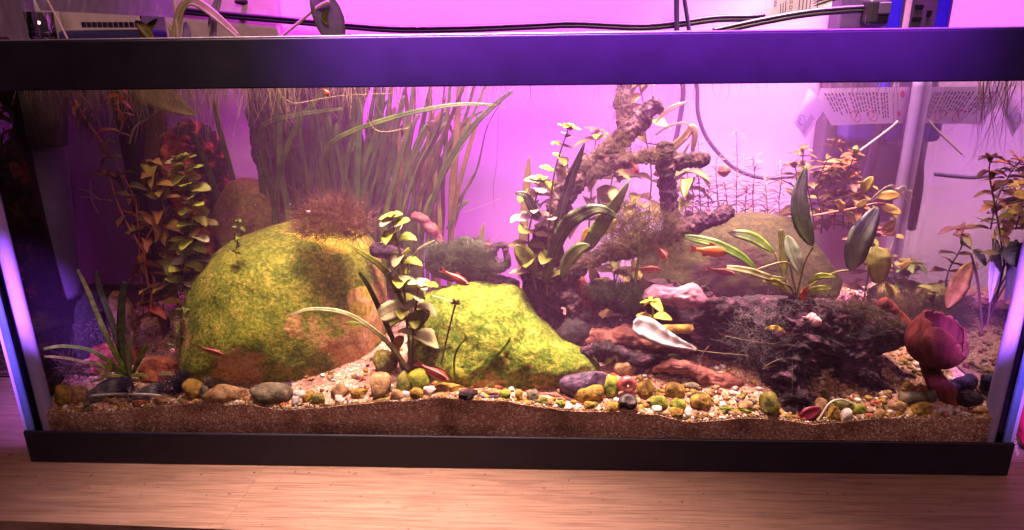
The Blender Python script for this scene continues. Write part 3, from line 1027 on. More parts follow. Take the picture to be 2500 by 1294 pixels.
def px_tube(path, Y, rpx, n=24, seg=14, rough=0.0, rscale=60, **k):
    ys = list(Y) if isinstance(Y, (list, tuple)) else [Y] * len(path)
    pts = [P(p[0], p[1], y) for p, y in zip(path, ys)]
    sc = pxm(pts[len(pts) // 2])
    return tube(pts, [q * sc for q in (rpx if isinstance(rpx, (list, tuple)) else [rpx])], n=n, seg=seg, rough=rough, rscale=rscale, **k)


bw = empty('driftwood_branch', P(1345, 800, 0.10), 'crusty purple brown forked branch reaching up to the water surface', 'driftwood')
for path, Y, rp, n in (
    ([(1350, 830), (1330, 760), (1300, 690), (1318, 600), (1355, 520), (1400, 445), (1470, 385), (1530, 325), (1575, 280), (1607, 250)],
     [0.10, 0.10, 0.10, 0.105, 0.11, 0.115, 0.12, 0.12, 0.12, 0.12], [38, 34, 26, 24, 27, 28, 27, 26, 23, 20], 150),
    ([(1545, 330), (1525, 285), (1520, 240), (1524, 200)], [0.122, 0.13, 0.135, 0.14], [24, 22, 17, 16], 50),
    ([(1430, 430), (1490, 400), (1545, 388), (1600, 380), (1660, 392), (1705, 388), (1730, 386)], [0.116, 0.11, 0.105, 0.105, 0.105, 0.105, 0.105], [20, 20, 18, 20, 19, 18, 13], 110),
    ([(1622, 350), (1625, 400), (1632, 470), (1640, 530), (1648, 575)], [0.098, 0.098, 0.098, 0.098, 0.098], [17, 21, 21, 20, 22], 80),
    ([(1330, 720), (1385, 668), (1450, 630), (1530, 612), (1600, 588), (1660, 562), (1720, 540), (1788, 515)],
     [0.10, 0.095, 0.09, 0.092, 0.095, 0.095, 0.092, 0.09], [30, 24, 22, 21, 20, 24, 21, 15], 140),
    ([(1350, 700), (1362, 640), (1358, 560), (1365, 480), (1376, 400)], [0.108, 0.112, 0.12, 0.125, 0.13], [14, 14, 14, 15, 12], 60),
    ([(1345, 740), (1392, 720), (1400, 770), (1390, 830)], [0.095, 0.09, 0.085, 0.08], [22, 20, 18, 18], 50),
):
    V, F = px_tube(path, Y, rp, n=int(n * 1.6), seg=48, rough=0.40, rscale=110)
    mk('limb', V, F, MT['branch'], bw)

lg = empty('driftwood_log', P(2000, 990, 0.06), 'big dark mossy log with arching roots and a black hollow', 'driftwood')
V, F = inflate([(1560, 770), (1572, 715), (1610, 690), (1660, 695), (1705, 720), (1760, 740), (1850, 740), (1950, 735), (2050, 742), (2130, 755), (2185, 790), (2195, 835), (2130, 860),
                (2020, 880), (1940, 900), (1880, 905), (1800, 890), (1720, 865), (1640, 830), (1575, 810)], 0.095, 0.034, 0.035, rings=44, seg=170, amp=0.013, scale=50, octaves=8, seed=4, power=0.8, ridged=True)
mk('trunk', V, F, MT['oldwood'], lg)
V, F = inflate([(1860, 980), (1880, 880), (1980, 840), (2100, 820), (2210, 840), (2225, 920), (2190, 985), (2050, 1010)], 0.125, 0.02, 0.02, rings=20, seg=80, amp=0.006, scale=60, seed=14)  # near-black backing added so the hollow under the roots stays in shade
mk('hollow_shade', V, F, MT['slab'], lg)
for path, Y, rp, n, lab in (
    ([(2030, 770), (2060, 830), (2085, 870), (2120, 920), (2165, 985)], [0.065, 0.055, 0.05, 0.047, 0.045], [42, 34, 32, 30, 18], 70, None),
    ([(1980, 760), (1960, 820), (1925, 890), (1915, 960), (1945, 1010)], [0.07, 0.055, 0.046, 0.042, 0.038], [55, 60, 48, 34, 22], 70, None),
    ([(2150, 770), (2120, 800), (2085, 850), (2060, 930), (2050, 990)], [0.085, 0.07, 0.06, 0.055, 0.052], [40, 34, 26, 30, 26], 60, None),
    ([(1715, 705), (1745, 740), (1790, 775), (1840, 800)], [0.075, 0.07, 0.065, 0.065], [17, 20, 24, 24], 50, None),
    ([(2010, 985), (2060, 990), (2120, 985), (2140, 970)], [0.035, 0.035, 0.04, 0.045], [12, 14, 14, 10], 40, 'knobbly dark root lying on the gravel'),
    ([(2100, 900), (2140, 925), (2185, 965)], [0.04, 0.038, 0.038], [12, 10, 7], 30, None),
):
    V, F = px_tube(path, Y, rp, n=int(n * 1.5), seg=36, rough=0.75, rscale=95)
    o = mk('root', V, F, MT['oldwood'], lg)
    if lab: o['label'] = lab
V, F = inflate([(1572, 725), (1600, 694), (1650, 700), (1690, 692), (1712, 705), (1722, 735), (1700, 752), (1640, 745), (1590, 735)], 0.068, 0.010, 0.012, rings=18, seg=70, amp=0.003, scale=80, octaves=6, seed=8)
mk('lit_wood_face', V, F, MT['lit_pinkwood'], lg)['label'] = 'pink top lit face of the log'  # paler lump painted as the top-lit part of the log

for path, Y, rp in (([(1395, 770), (1450, 790), (1520, 800), (1590, 790), (1650, 770)], [0.085, 0.085, 0.085, 0.085, 0.085], [20, 22, 20, 22, 24]),
                    ([(1430, 760), (1470, 740), (1530, 750), (1580, 735), (1620, 715)], [0.10, 0.098, 0.096, 0.09, 0.085], [16, 18, 16, 18, 18]),
                    ([(1420, 860), (1470, 850), (1540, 870), (1620, 880)], [0.06, 0.06, 0.058, 0.056], [14, 16, 14, 10])):
    V, F = px_tube(path, Y, rp, n=70, seg=30, rough=0.75, rscale=95)
    mk('root', V, F, MT['oldwood'], lg)

knot = empty('wood_knot', P(1935, 1012, 0.02), 'small dark curly wood knot on the gravel by the magenta leaf', 'wood')
for path, Y, rp in (([(1900, 1000), (1920, 975), (1955, 965), (1985, 990), (1990, 1010)], 0.026, [13, 15, 16, 14, 9]),
                    ([(1905, 1010), (1925, 1000), (1950, 1008), (1975, 1015)], 0.022, [12, 14, 14, 9]),
                    ([(1885, 960), (1910, 980), (1935, 985)], 0.032, [6, 8, 10])):
    V, F = px_tube(path, Y, rp, n=34, seg=16, rough=0.7, rscale=150)
    mk('root', V, F, MT['oldwood'], knot)


def one_tube(name, path, Y, rp, m_, label, cat, n=40, seg=14, rough=0.35, rscale=90, ell=1.0):
    V, F = px_tube(path, Y, rp, n=n, seg=seg, rough=rough, rscale=rscale, ell=ell)
    return tag(mk(name, V, F, m_), label, cat)


one_tube('twig', [(1595, 905), (1630, 895), (1675, 900), (1720, 918), (1775, 935), (1830, 945), (1885, 962)], [0.05, 0.05, 0.05, 0.048, 0.046, 0.045, 0.044], [7, 17, 19, 20, 19, 15, 9], MT['redwood'],
         'twisted pinkish red twig lying in front of the log', 'twig', n=110, seg=22, rough=0.5, rscale=75)
one_tube('twig', [(1405, 842), (1450, 825), (1510, 822), (1580, 832), (1650, 845), (1700, 850)], [0.075, 0.075, 0.072, 0.07, 0.07, 0.07], [14, 24, 27, 24, 18, 10], MT['redwood'],
         'thick dark red driftwood piece under the white leaf', 'driftwood', n=90, seg=22, rough=0.4, rscale=60)
one_tube('twig', [(1600, 808), (1640, 804), (1690, 802)], [0.055, 0.055, 0.056], [14, 13, 10], MT['ochre'],
         'short cut stick with yellowish bark behind the white leaf', 'stick', n=30, rough=0.15)
one_tube('twig', [(1312, 960), (1350, 965), (1390, 975), (1420, 985), (1432, 990)], [S(1312, 962).y, S(1350, 967).y, S(1390, 977).y, S(1420, 987).y, S(1432, 992).y], [5, 5, 4.5, 4, 2.5], MT['redwood'],
         'thin straight red twig on the gravel below the sloping boulder', 'twig', n=40, seg=10, rough=0.2)
one_tube('twig', [(222, 966), (290, 962), (360, 963), (392, 966)], [0.020, 0.020, 0.020, 0.020], [3, 3.4, 3.2, 2.6], MT['white'],
         'thin straight pale pink stick lying before the slate stones', 'stick', n=24, seg=10, rough=0.1)
one_tube('twig', [(1165, 968), (1190, 970), (1220, 968)], [S(1165, 971).y, S(1190, 972).y, S(1220, 971).y], [5, 5, 4], MT['purple'],
         'short purple stick beside the dark bark bit', 'stick', n=20, seg=10, rough=0.3)
one_tube('twig', [(908, 606), (940, 615), (975, 625), (1010, 640)], [0.105, 0.105, 0.107, 0.11], [14, 18, 18, 12], MT['oldwood'],
         'dark purple wood stub right of the largest boulder', 'wood', n=40, seg=16, rough=0.4)
one_tube('twig', [(1008, 525), (1035, 540), (1060, 565), (1075, 600)], [0.13, 0.13, 0.128, 0.126], [9, 13, 15, 12], MT['redwood'],
         'reddish root rising behind the dark moss clump', 'wood', n=40, seg=16, rough=0.45)
clump = empty('root_wood', P(1200, 690, 0.11), 'dark gnarled root wood under the moss clump', 'driftwood')
for path, Y, rp in (([(1060, 650), (1110, 640), (1170, 665), (1225, 690)], 0.115, [16, 22, 22, 14]),
                    ([(1150, 690), (1180, 650), (1200, 620), (1212, 596)], 0.105, [14, 13, 11, 7]),
                    ([(1190, 640), (1215, 655), (1238, 640), (1234, 605)], 0.10, [10, 11, 10, 7]),
                    ([(1200, 690), (1240, 690), (1265, 700)], 0.10, [16, 14, 10]),
                    ([(1215, 600), (1228, 598), (1240, 604)], 0.10, [6, 7, 5])):
    V, F = px_tube(path, Y, rp, n=40, seg=16, rough=0.5, rscale=100)
    mk('root', V, F, MT['oldwood'], clump)
V, F = inflate([(1118, 962), (1128, 950), (1150, 950), (1164, 958), (1160, 974), (1140, 980), (1122, 974)], S(1140, 970).y, 0.005, 0.006, rings=10, seg=40, amp=0.0016, scale=200, seed=5)
tag(mk('bark_bit', V, F, MT['branch']), 'dark bark bit lying on the sand edge below the sloping boulder', 'bark')

# ------------------------------------------------------------------ seed pod
MT['pod'] = mat('seed_pod', [(0.3, (0.05, 0.006, 0.009)), (0.48, (0.17, 0.024, 0.026)), (0.62, (0.30, 0.055, 0.05)), (0.75, (0.44, 0.12, 0.10))], scale=26, rough=0.7, bump=0.9, bscale=70, bdist=0.003, stretch=(3.2, 3.2, 0.8), dist=0.6)
pc = P(2284, 838, 0.034)
ps = pxm(pc)
pod = empty('seed_pod', P(2330, 995, 0.032), 'dry reddish seed pod cup with a torn rim on a leaning stem', 'seed pod')
ax = Vector((0.28, -0.16, 0.95)).normalized()
sxv = ax.orthogonal().normalized()
syv = ax.cross(sxv)
prof = [(0.02, -0.95), (0.45, -0.86), (0.78, -0.58), (0.97, -0.15), (0.98, 0.25), (0.92, 0.62), (0.86, 0.98)]
prof = [(q.x, q.y) for q in catmull([(a, b_, 0) for a, b_ in prof], 22)]
inner = [(a * 0.92, b_ * 0.92 + 0.02) for a, b_ in reversed(prof)]
NS = 90
V, F = [], []
full = prof + inner
for i, (r_, h) in enumerate(full):
    for k in range(NS):
        a = 2 * math.pi * k / NS
        d = sxv * math.cos(a) + syv * math.sin(a)
        facing = max(0.0, d.dot(Vector((0.78, -0.62, 0))))
        cut = 0.92 - 0.95 * facing ** 2.5 + 0.10 * noise.noise(Vector((math.cos(a) * 2.4, math.sin(a) * 2.4, 4))) + 0.20 * noise.noise(Vector((math.cos(a) * 9, math.sin(a) * 9, 8)))
        hh = min(h, cut)
        w_ = 1 + 0.05 * noise.noise(Vector((math.cos(a) * 3, math.sin(a) * 3, hh * 2))) + 0.006 * math.sin(a * 30 + hh * 6)
        V.append(pc + (d * r_ * w_ * 70 + ax * hh * 62) * ps)
for i in range(len(full) - 1):
    for k in range(NS):
        k2 = (k + 1) % NS
        F.append((i * NS + k, i * NS + k2, (i + 1) * NS + k2, (i + 1) * NS + k))
mk('cup', V, F, MT['pod'], pod)
V, F = px_tube([(2262, 880), (2278, 920), (2300, 955), (2318, 990), (2322, 1005)], [0.038, 0.036, 0.034, 0.032, 0.03], [17, 22, 27, 33, 36], n=50, seg=30, rough=0.14, rscale=60)
mk('stem', V, F, MT['pod'], pod)
V, F = px_tube([(2150, 738), (2180, 762), (2205, 795), (2225, 835)], [0.070, 0.068, 0.065, 0.06], [16, 20, 20, 16], n=50, seg=24, rough=0.25, rscale=70)
mk('stem', V, F, MT['pod'], pod)

# ------------------------------------------------------------------ moss and hanging roots (nobody could count the strands)


def strands(items, rad=0.00022, pts=5, seed=1):
    """items: (root, direction, length, curl) -> thin tapering three-sided strands"""
    r = random.Random(seed)
    V, F = [], []
    for p, d, L, curl in items:
        p = Vector(p); d = Vector(d).normalized()
        x = d.orthogonal().normalized(); y = d.cross(x)
        bend = Vector((r.gauss(0, 1), r.gauss(0, 1), r.gauss(0, 1))) * curl
        n0 = len(V)
        for i in range(pts):
            t_ = i / (pts - 1)
            c = p + d * L * t_ + bend * L * t_ * t_
            rr = rad * (1 - 0.75 * t_)
            for k in range(3):
                a = 2.094 * k
                V.append(c + x * math.cos(a) * rr + y * math.sin(a) * rr)
        for i in range(pts - 1):
            for k in range(3):
                k2 = (k + 1) % 3
                F.append((n0 + i * 3 + k, n0 + i * 3 + k2, n0 + i * 3 + 3 + k2, n0 + i * 3 + 3 + k))
    return V, F


def moss(label, blobs, n, mt_, L=0.010, up=0.4, rad=0.00025, seed=1, curl=0.5, core=None, name='moss'):
    r = random.Random(seed)
    items = []
    ws = [b_[3] * b_[4] for b_ in blobs]
    for _ in range(n):
        u, v, Y, a, b2 = r.choices(blobs, ws)[0]
        th, q = r.uniform(0, 6.283), r.random() ** 0.5
        uu, vv = u + a * q * math.cos(th), v + b2 * q * math.sin(th)
        yy = Y - 0.010 * (1 - q * q) * r.random() + r.gauss(0, 0.002)
        p = P(uu, vv, yy)
        d = Vector((0.7 * math.cos(th) * q + r.gauss(0, 0.5), -0.5 + r.gauss(0, 0.4), -0.5 * math.sin(th) * q + up + r.gauss(0, 0.5)))
        items.append((p, d, L * r.uniform(0.4, 1.2), curl * r.uniform(0.2, 1)))
    V, F = strands(items, rad, seed=seed)
    return tag(mk(name, V, F, mt_), label, 'moss', kind='stuff')


MT['moss_dark'] = mat('dark_moss', [(0.3, (0.03, 0.04, 0.022)), (0.6, (0.08, 0.10, 0.055)), (0.8, (0.15, 0.17, 0.09))], scale=60, rough=0.8, bump=0, spec=0.2)
MT['moss_violet'] = mat('violet_moss', [(0.3, (0.10, 0.08, 0.11)), (0.6, (0.22, 0.18, 0.20)), (0.8, (0.36, 0.31, 0.29))], scale=40, rough=0.8, bump=0, spec=0.2)
MT['moss_red'] = mat('red_moss', [(0.3, (0.06, 0.022, 0.02)), (0.6, (0.16, 0.07, 0.05)), (0.8, (0.26, 0.14, 0.09))], scale=60, rough=0.8, bump=0, spec=0.2)
MT['moss_brown'] = mat('brown_moss', [(0.3, (0.05, 0.035, 0.018)), (0.6, (0.14, 0.10, 0.05)), (0.8, (0.26, 0.18, 0.10))], scale=60, rough=0.8, bump=0, spec=0.2)
MT['moss_tuft'] = mat('tuft_moss', [(0.3, (0.015, 0.008, 0.035)), (0.6, (0.05, 0.025, 0.10)), (0.8, (0.12, 0.06, 0.18))], scale=60, rough=0.8, bump=0, spec=0.2)
MT['root_hair'] = mat('root_hair', [(0.3, (0.22, 0.15, 0.09)), (0.6, (0.40, 0.29, 0.18)), (0.8, (0.55, 0.42, 0.28))], scale=40, rough=0.7, bump=0, transl=0.3)

V, F = inflate([(1035, 620), (1055, 592), (1095, 600), (1130, 578), (1180, 600), (1215, 640), (1200, 675), (1120, 690), (1050, 665)], 0.108, 0.016, 0.016, rings=16, seg=50, amp=0.004, scale=70, seed=9)
core = mk('moss_clump', V, F, MT['moss_dark'])
tag(core, 'dark green moss clump on root wood above the sloping boulder', 'moss', kind='stuff')
moss('fuzzy dark moss strands over the clump in the middle', [(1115, 630, 0.094, 78, 38), (1150, 600, 0.097, 50, 20), (1180, 650, 0.094, 50, 30), (1070, 610, 0.097, 34, 24)], 3600, MT['moss_dark'], L=0.0045, seed=2, curl=1.2)
moss('reddish brown moss tuft on top of the largest boulder', [(810, 530, 0.075, 85, 30), (790, 560, 0.062, 70, 22), (860, 560, 0.065, 40, 24), (820, 505, 0.085, 50, 20)], 2600, MT['moss_red'], L=0.010, up=0.5, rad=0.00024, seed=3, curl=1.5)
moss('dark green moss tuft hanging on the tan stone', [(1500, 708, 0.085, 60, 20), (1545, 720, 0.08, 28, 34), (1470, 700, 0.09, 30, 18)], 2200, MT['moss_dark'], L=0.008, up=-0.2, seed=4)
moss('grey violet moss blanket over the mossy log', [(1890, 800, 0.056, 100, 50), (1860, 850, 0.053, 70, 44), (1950, 755, 0.060, 100, 24), (1930, 850, 0.048, 50, 36)],
     1300, MT['moss_violet'], L=0.007, up=0.0, rad=0.00024, seed=5, curl=1.6)
moss('brown green moss on the right shoulder of the log', [(2040, 745, 0.065, 80, 26), (2090, 770, 0.06, 60, 30), (2160, 800, 0.055, 42, 34)], 800, MT['moss_brown'], L=0.007, up=0.2, seed=6, curl=1.5)
moss('brown stringy moss tangled in the branch fork', [(1570, 560, 0.088, 80, 45), (1530, 590, 0.085, 60, 30), (1620, 600, 0.088, 50, 34), (1520, 520, 0.092, 40, 30)], 1900, MT['moss_brown'], L=0.012, up=0.2, rad=0.00022, seed=7, curl=1.4)
moss('wispy olive moss growing along the upper limbs of the branch', [(1525, 265, 0.122, 26, 40), (1500, 350, 0.108, 40, 22), (1440, 410, 0.10, 36, 22), (1570, 375, 0.095, 50, 16), (1640, 540, 0.085, 26, 24), (1420, 640, 0.082, 46, 16)], 800, MT['moss_brown'], L=0.010, up=0.3, rad=0.0002, seed=17, curl=1.3)
moss('dark violet moss tufts beside the bright yellow pebble', [(420, 950, 0.028, 30, 26), (445, 930, 0.03, 20, 20), (308, 945, 0.026, 18, 22)], 1300, MT['moss_tuft'], L=0.006, up=0.6, seed=8)
moss('dim dark moss under the filter sponge', [(150, 820, 0.085, 110, 60), (120, 900, 0.07, 70, 50), (250, 860, 0.09, 60, 30)], 2600, MT['moss_violet'], L=0.010, up=0.4, seed=9, curl=0.8)
moss('feathery dim weed on the dark side of the tank', [(140, 900, 0.05, 60, 30), (110, 950, 0.04, 40, 40), (180, 910, 0.05, 50, 26)], 700, MT['moss_brown'], L=0.02, up=0.5, seed=10, curl=0.5)

moss('dark olive weed mat low in the back right of the tank', [(2190, 790, 0.14, 70, 50), (2260, 800, 0.13, 60, 50), (2140, 760, 0.15, 50, 40), (2330, 830, 0.10, 40, 40)], 3600, MT['moss_brown'], L=0.014, up=0.7, rad=0.0003, seed=12, curl=0.9)
items = []
r = random.Random(21)
for u0, u1, n, L0, L1 in ((40, 560, 520, 0.012, 0.05), (560, 900, 240, 0.01, 0.04), (900, 1260, 160, 0.006, 0.03), (1260, 1900, 60, 0.004, 0.02), (2000, 2200, 70, 0.006, 0.02), (2380, 2490, 60, 0.02, 0.08)):
    for _ in range(n):
        u = r.uniform(u0, u1)
        Y = r.uniform(0.03, 0.17)
        p = P(u, 215, Y); p.z = min(0.302, p.z + 0.008)
        if abs(p.x) > IX - 0.003: continue
        items.append((p, (r.gauss(0, 0.22), r.gauss(0, 0.15), -1), r.uniform(L0, L1), 0.15 * r.random()))
V, F = strands(items, 0.00028, pts=6, seed=4)
tag(mk('hanging_roots', V, F, MT['root_hair']), 'fine beige roots hanging down from the water surface', 'roots', kind='stuff')
# ------------------------------------------------------------------ plants


def leafmat(name, a, b_, c, transl=0.35, scale=160, rough=0.4, randv=0.25, randh=0.02, spec=0.4):
    MT[name] = mat('leaf_' + name, [(0.30, a), (0.5, b_), (0.70, c)], scale=scale, rough=rough, bump=0.25, bscale=300, bdist=0.0006, transl=transl, randv=randv, randh=randh, spec=spec)


leafmat('bacopa', (0.22, 0.28, 0.02), (0.42, 0.48, 0.06), (0.62, 0.64, 0.16), randh=0.015)
leafmat('bacopa_pale', (0.36, 0.36, 0.16), (0.58, 0.55, 0.28), (0.80, 0.74, 0.55))
leafmat('olive', (0.11, 0.12, 0.015), (0.24, 0.24, 0.035), (0.38, 0.36, 0.07))
leafmat('ludwigia', (0.20, 0.06, 0.02), (0.36, 0.13, 0.04), (0.46, 0.24, 0.08))
leafmat('red', (0.30, 0.04, 0.02), (0.50, 0.10, 0.04), (0.62, 0.22, 0.10))
leafmat('yellow', (0.34, 0.22, 0.03), (0.58, 0.40, 0.07), (0.72, 0.55, 0.18))
leafmat('grass', (0.07, 0.13, 0.01), (0.16, 0.26, 0.02), (0.30, 0.40, 0.06))
leafmat('darkgrass', (0.03, 0.05, 0.012), (0.07, 0.10, 0.025), (0.13, 0.16, 0.05), transl=0.25)
leafmat('valdark', (0.016, 0.04, 0.006), (0.05, 0.11, 0.012), (0.10, 0.18, 0.03), transl=0.15, scale=60)
leafmat('valolive', (0.05, 0.10, 0.008), (0.11, 0.18, 0.02), (0.20, 0.28, 0.05), transl=0.25, scale=60)
leafmat('valamber', (0.15, 0.12, 0.02), (0.26, 0.21, 0.045), (0.40, 0.33, 0.10), transl=0.2, scale=60)
leafmat('fern', (0.02, 0.035, 0.012), (0.05, 0.075, 0.02), (0.10, 0.14, 0.04), transl=0.15, scale=90)
leafmat('ferngreen', (0.06, 0.12, 0.012), (0.13, 0.24, 0.02), (0.24, 0.38, 0.05), transl=0.3, scale=90)
leafmat('anubias', (0.05, 0.09, 0.025), (0.12, 0.19, 0.05), (0.25, 0.33, 0.13), transl=0.25, scale=70)
leafmat('anubias_pale', (0.16, 0.20, 0.15), (0.28, 0.33, 0.25), (0.46, 0.50, 0.40), transl=0.2, scale=60)
leafmat('anubias_yellow', (0.22, 0.22, 0.05), (0.36, 0.33, 0.09), (0.52, 0.46, 0.18), transl=0.35, scale=70)
leafmat('back', (0.16, 0.13, 0.05), (0.28, 0.22, 0.09), (0.42, 0.34, 0.16), transl=0.5, scale=70)
leafmat('rotala', (0.12, 0.05, 0.03), (0.22, 0.10, 0.05), (0.34, 0.18, 0.09), transl=0.35)
leafmat('needle', (0.16, 0.09, 0.05), (0.26, 0.16, 0.09), (0.36, 0.25, 0.15), transl=0.4)
leafmat('white', (0.62, 0.52, 0.60), (0.84, 0.76, 0.82), (0.94, 0.90, 0.92), transl=0.3, scale=50, randh=0)
leafmat('magenta', (0.24, 0.015, 0.06), (0.42, 0.035, 0.11), (0.55, 0.08, 0.18), transl=0.3, randh=0)
MT['midrib'] = plain('midrib', (0.20, 0.21, 0.09), 0.5)
MT['stem_red'] = plain('stem_red', (0.42, 0.13, 0.07), 0.5)
MT['stem_green'] = plain('stem_green', (0.20, 0.17, 0.05), 0.5)
MT['stem_brown'] = plain('stem_brown', (0.12, 0.06, 0.04), 0.6)
MT['stem_pale'] = plain('stem_pale', (0.62, 0.55, 0.42), 0.5)


def unit_leaf(shape, wfac, droop, cup, seed, wave=0.12, petiole=0.0):
    r = random.Random(seed)
    pts = []
    for i in range(5):
        t_ = i / 4
        pts.append((r.gauss(0, 0.015) * i, t_, -droop * t_ * t_))
    V, F = ribbon(pts, [wfac * k for k in LEAF_W[shape]], (0, 0, 1), n=9, cup=cup, thick=0.01, wave=wave, seed=seed)
    me = bpy.data.meshes.new('leaf')
    me.from_pydata([tuple(v) for v in V], [], F)
    me.polygons.foreach_set('use_smooth', [True] * len(me.polygons))
    me.update()
    return me


_leafcache = {}


def leaf_set(shape, wfac, mt_, droop=0.25, cup=0.2):
    key = (shape, wfac, mt_, droop, cup)
    if key not in _leafcache:
        ms = []
        for s in range(4):
            me = unit_leaf(shape, wfac * (0.9 + 0.08 * s), droop * (0.3 + 0.5 * s), cup * (0.6 + 0.3 * s), s + 1)
            me.materials.append(MT[mt_])
            ms.append(me)
        _leafcache[key] = ms
    return _leafcache[key]


def put_leaf(parent, me, base, dirv, nrm, L, name='leaf'):
    d = Vector(dirv).normalized()
    n_ = Vector(nrm)
    x = d.cross(n_)
    if x.length < 1e-4: x = d.orthogonal()
    x.normalize()
    z = x.cross(d)
    o = link(bpy.data.objects.new(name, me))
    o.parent = parent
    b_ = Vector(base) - origin_of(parent)
    M = Matrix(((x.x, d.x, z.x, b_.x), (x.y, d.y, z.y, b_.y), (x.z, d.z, z.z, b_.z), (0, 0, 0, 1)))
    o.matrix_local = M @ Matrix.Diagonal((L, L, L, 1))
    return o


def stem_plant(name, label, path, Y, nodes, leaf, shape='oval', wfac=0.6, mt_='bacopa', stem='stem_green', srad=2.2, top=6, elev=0.25, per=2, cat='plant',
               group=None, seed=1, t0=0.1, droop=0.3, cup=0.25, jit=0.35, mts=None, topscale=0.8, petiole=0.0, root=None):
    """one stem with leaves at its nodes; path runs from the base to the tip, leaf = pixel length at base and tip"""
    r = random.Random(seed)
    ys = list(Y) if isinstance(Y, (list, tuple)) else [Y] * len(path)
    pts = [P(p[0], p[1], y) for p, y in zip(path, ys)]
    if root is None:
        root = empty(name, pts[0], label, cat, group)
    sc = pxm(pts[len(pts) // 2])
    V, F = tube(pts, [srad * sc, srad * sc * 0.9, srad * sc * 0.6], n=26, seg=7, rough=0.15, rscale=300)
    mk('stem', V, F, MT[stem], root)
    cv = catmull(pts, 60)
    for i in range(nodes):
        t_ = t0 + (1 - t0) * i / max(1, nodes - 1)
        k = min(58, int(t_ * 59))
        p = cv[k]
        tg = (cv[min(k + 1, 59)] - cv[max(k - 1, 0)]).normalized()
        x = tg.cross(Vector((0, 1, 0.01))).normalized()
        y = tg.cross(x)
        L = (leaf[0] + (leaf[1] - leaf[0]) * t_) * sc
        a0 = i * math.pi / 2 + r.uniform(-jit, jit)
        for j in range(per):
            a = a0 + j * 2 * math.pi / per + r.uniform(-jit, jit) * 0.6
            side = x * math.cos(a) + y * math.sin(a)
            e = elev + r.gauss(0, jit * 0.5)
            d = side * math.cos(e) + tg * math.sin(e)
            nn = tg * math.cos(e) - side * math.sin(e) + Vector((0, -0.35, 0.2)) + Vector((r.gauss(0, .2), r.gauss(0, .2), 0))
            mm = r.choice(mts) if mts else mt_
            base = p
            if petiole:
                base = p + d * petiole * sc
                pv, pf = tube([p, p + d * petiole * sc * 0.5 + Vector((0, 0, 0.1 * petiole * sc)), base], [srad * sc * 0.35] * 2, n=5, seg=5)
                mk('petiole', pv, pf, MT[stem], root)
            put_leaf(root, r.choice(leaf_set(shape, wfac, mm, droop, cup)), base, d, nn, L * r.uniform(0.9, 1.4))
    if top:
        p = cv[-1]
        tg = (cv[-1] - cv[-4]).normalized()
        x = tg.cross(Vector((0, 1, 0.01))).normalized()
        y = tg.cross(x)
        for j in range(top):
            a = j * 2.4 + r.uniform(-0.2, 0.2)
            side = x * math.cos(a) + y * math.sin(a)
            e = 0.15 + 0.75 * j / top
            d = side * math.cos(e) + tg * math.sin(e)
            nn = tg * math.cos(e) - side * math.sin(e) + Vector((0, -0.3, 0.1))
            put_leaf(root, r.choice(leaf_set(shape, wfac, mts[0] if mts else mt_, droop, cup)), p, d, nn, leaf[1] * sc * topscale * (1.1 - 0.5 * j / top))
    return root


def leafy(parent, path, Y, w_, shape, mt_, label=None, name='leaf', nrm=None, **k):
    V, F = px_ribbon(path, Y, w_, shape, nrm=nrm, **k)
    o = mk(name, V, F, MT[mt_], parent)
    if label: o['label'] = label
    if w_ >= 22 and name == 'leaf':
        n_ = len(V) // 8
        mid = [Vector(V[i * 8 + 2]) + Vector((0, -0.0002, 0.0001)) for i in range(0, n_, 2)]
        sc = 0.9 * pxm(mid[len(mid) // 2])
        mk('midrib', *tube(mid, [sc, sc * 0.8, sc * 0.3], seg=6, resample=False), MT['midrib'], o)
    return o


def petiole(parent, path, Y, rpx, m_='stem_green', name='petiole'):
    V, F = px_tube(path, Y, rpx, n=16, seg=7)
    return mk(name, V, F, MT[m_], parent)


# left group ----------------------------------------------------------
G1 = 'stem plants on the dim side of the tank'
stem_plant('stem_plant', 'long reddish stem plant slanting down from the surface in the dim corner', [(350, 770), (348, 710), (341, 640), (338, 560), (326, 480), (285, 405), (240, 335), (205, 285), (178, 235)],
           [0.09, 0.09, 0.09, 0.092, 0.095, 0.095, 0.095, 0.095, 0.095], 17, (38, 30), 'heart', 0.55, 'ludwigia', 'stem_red', 2.6, top=4, elev=0.25, group=G1, seed=3, jit=0.7, mts=['ludwigia', 'rotala', 'olive', 'ludwigia', 'red'], droop=0.5)
stem_plant('stem_plant', 'orange stemmed plant with few brown leaves crossing the black filter', [(388, 790), (386, 745), (374, 675), (347, 608), (312, 550), (284, 487), (266, 425)],
           [0.082] * 7, 8, (40, 34), 'heart', 0.6, 'ludwigia', 'stem_red', 3.0, top=2, elev=0.1, group=G1, seed=5, jit=0.8, mts=['ludwigia', 'rotala', 'olive'], droop=0.5)
stem_plant('stem_plant', 'short salmon stem with orange leaf tips among the olive leaves', [(366, 765), (370, 723), (360, 685), (353, 620), (362, 575), (380, 548)],
           [0.075] * 6, 5, (36, 44), 'heart', 0.65, 'ludwigia', 'stem_red', 3.2, top=3, elev=0.1, group=G1, seed=8, mts=['ludwigia', 'yellow', 'red'], droop=0.6)
stem_plant('stem_plant', 'broad leaved olive yellow stem plant behind the salmon stem', [(398, 770), (400, 700), (405, 640), (410, 580), (402, 520), (390, 460), (380, 420), (372, 395)],
           [0.085] * 8, 14, (54, 40), 'heart', 0.72, 'olive', 'stem_green', 2.6, top=4, elev=0.05, group=G1, seed=11, mts=['yellow', 'olive', 'bacopa', 'ludwigia'], droop=0.55, jit=0.6)
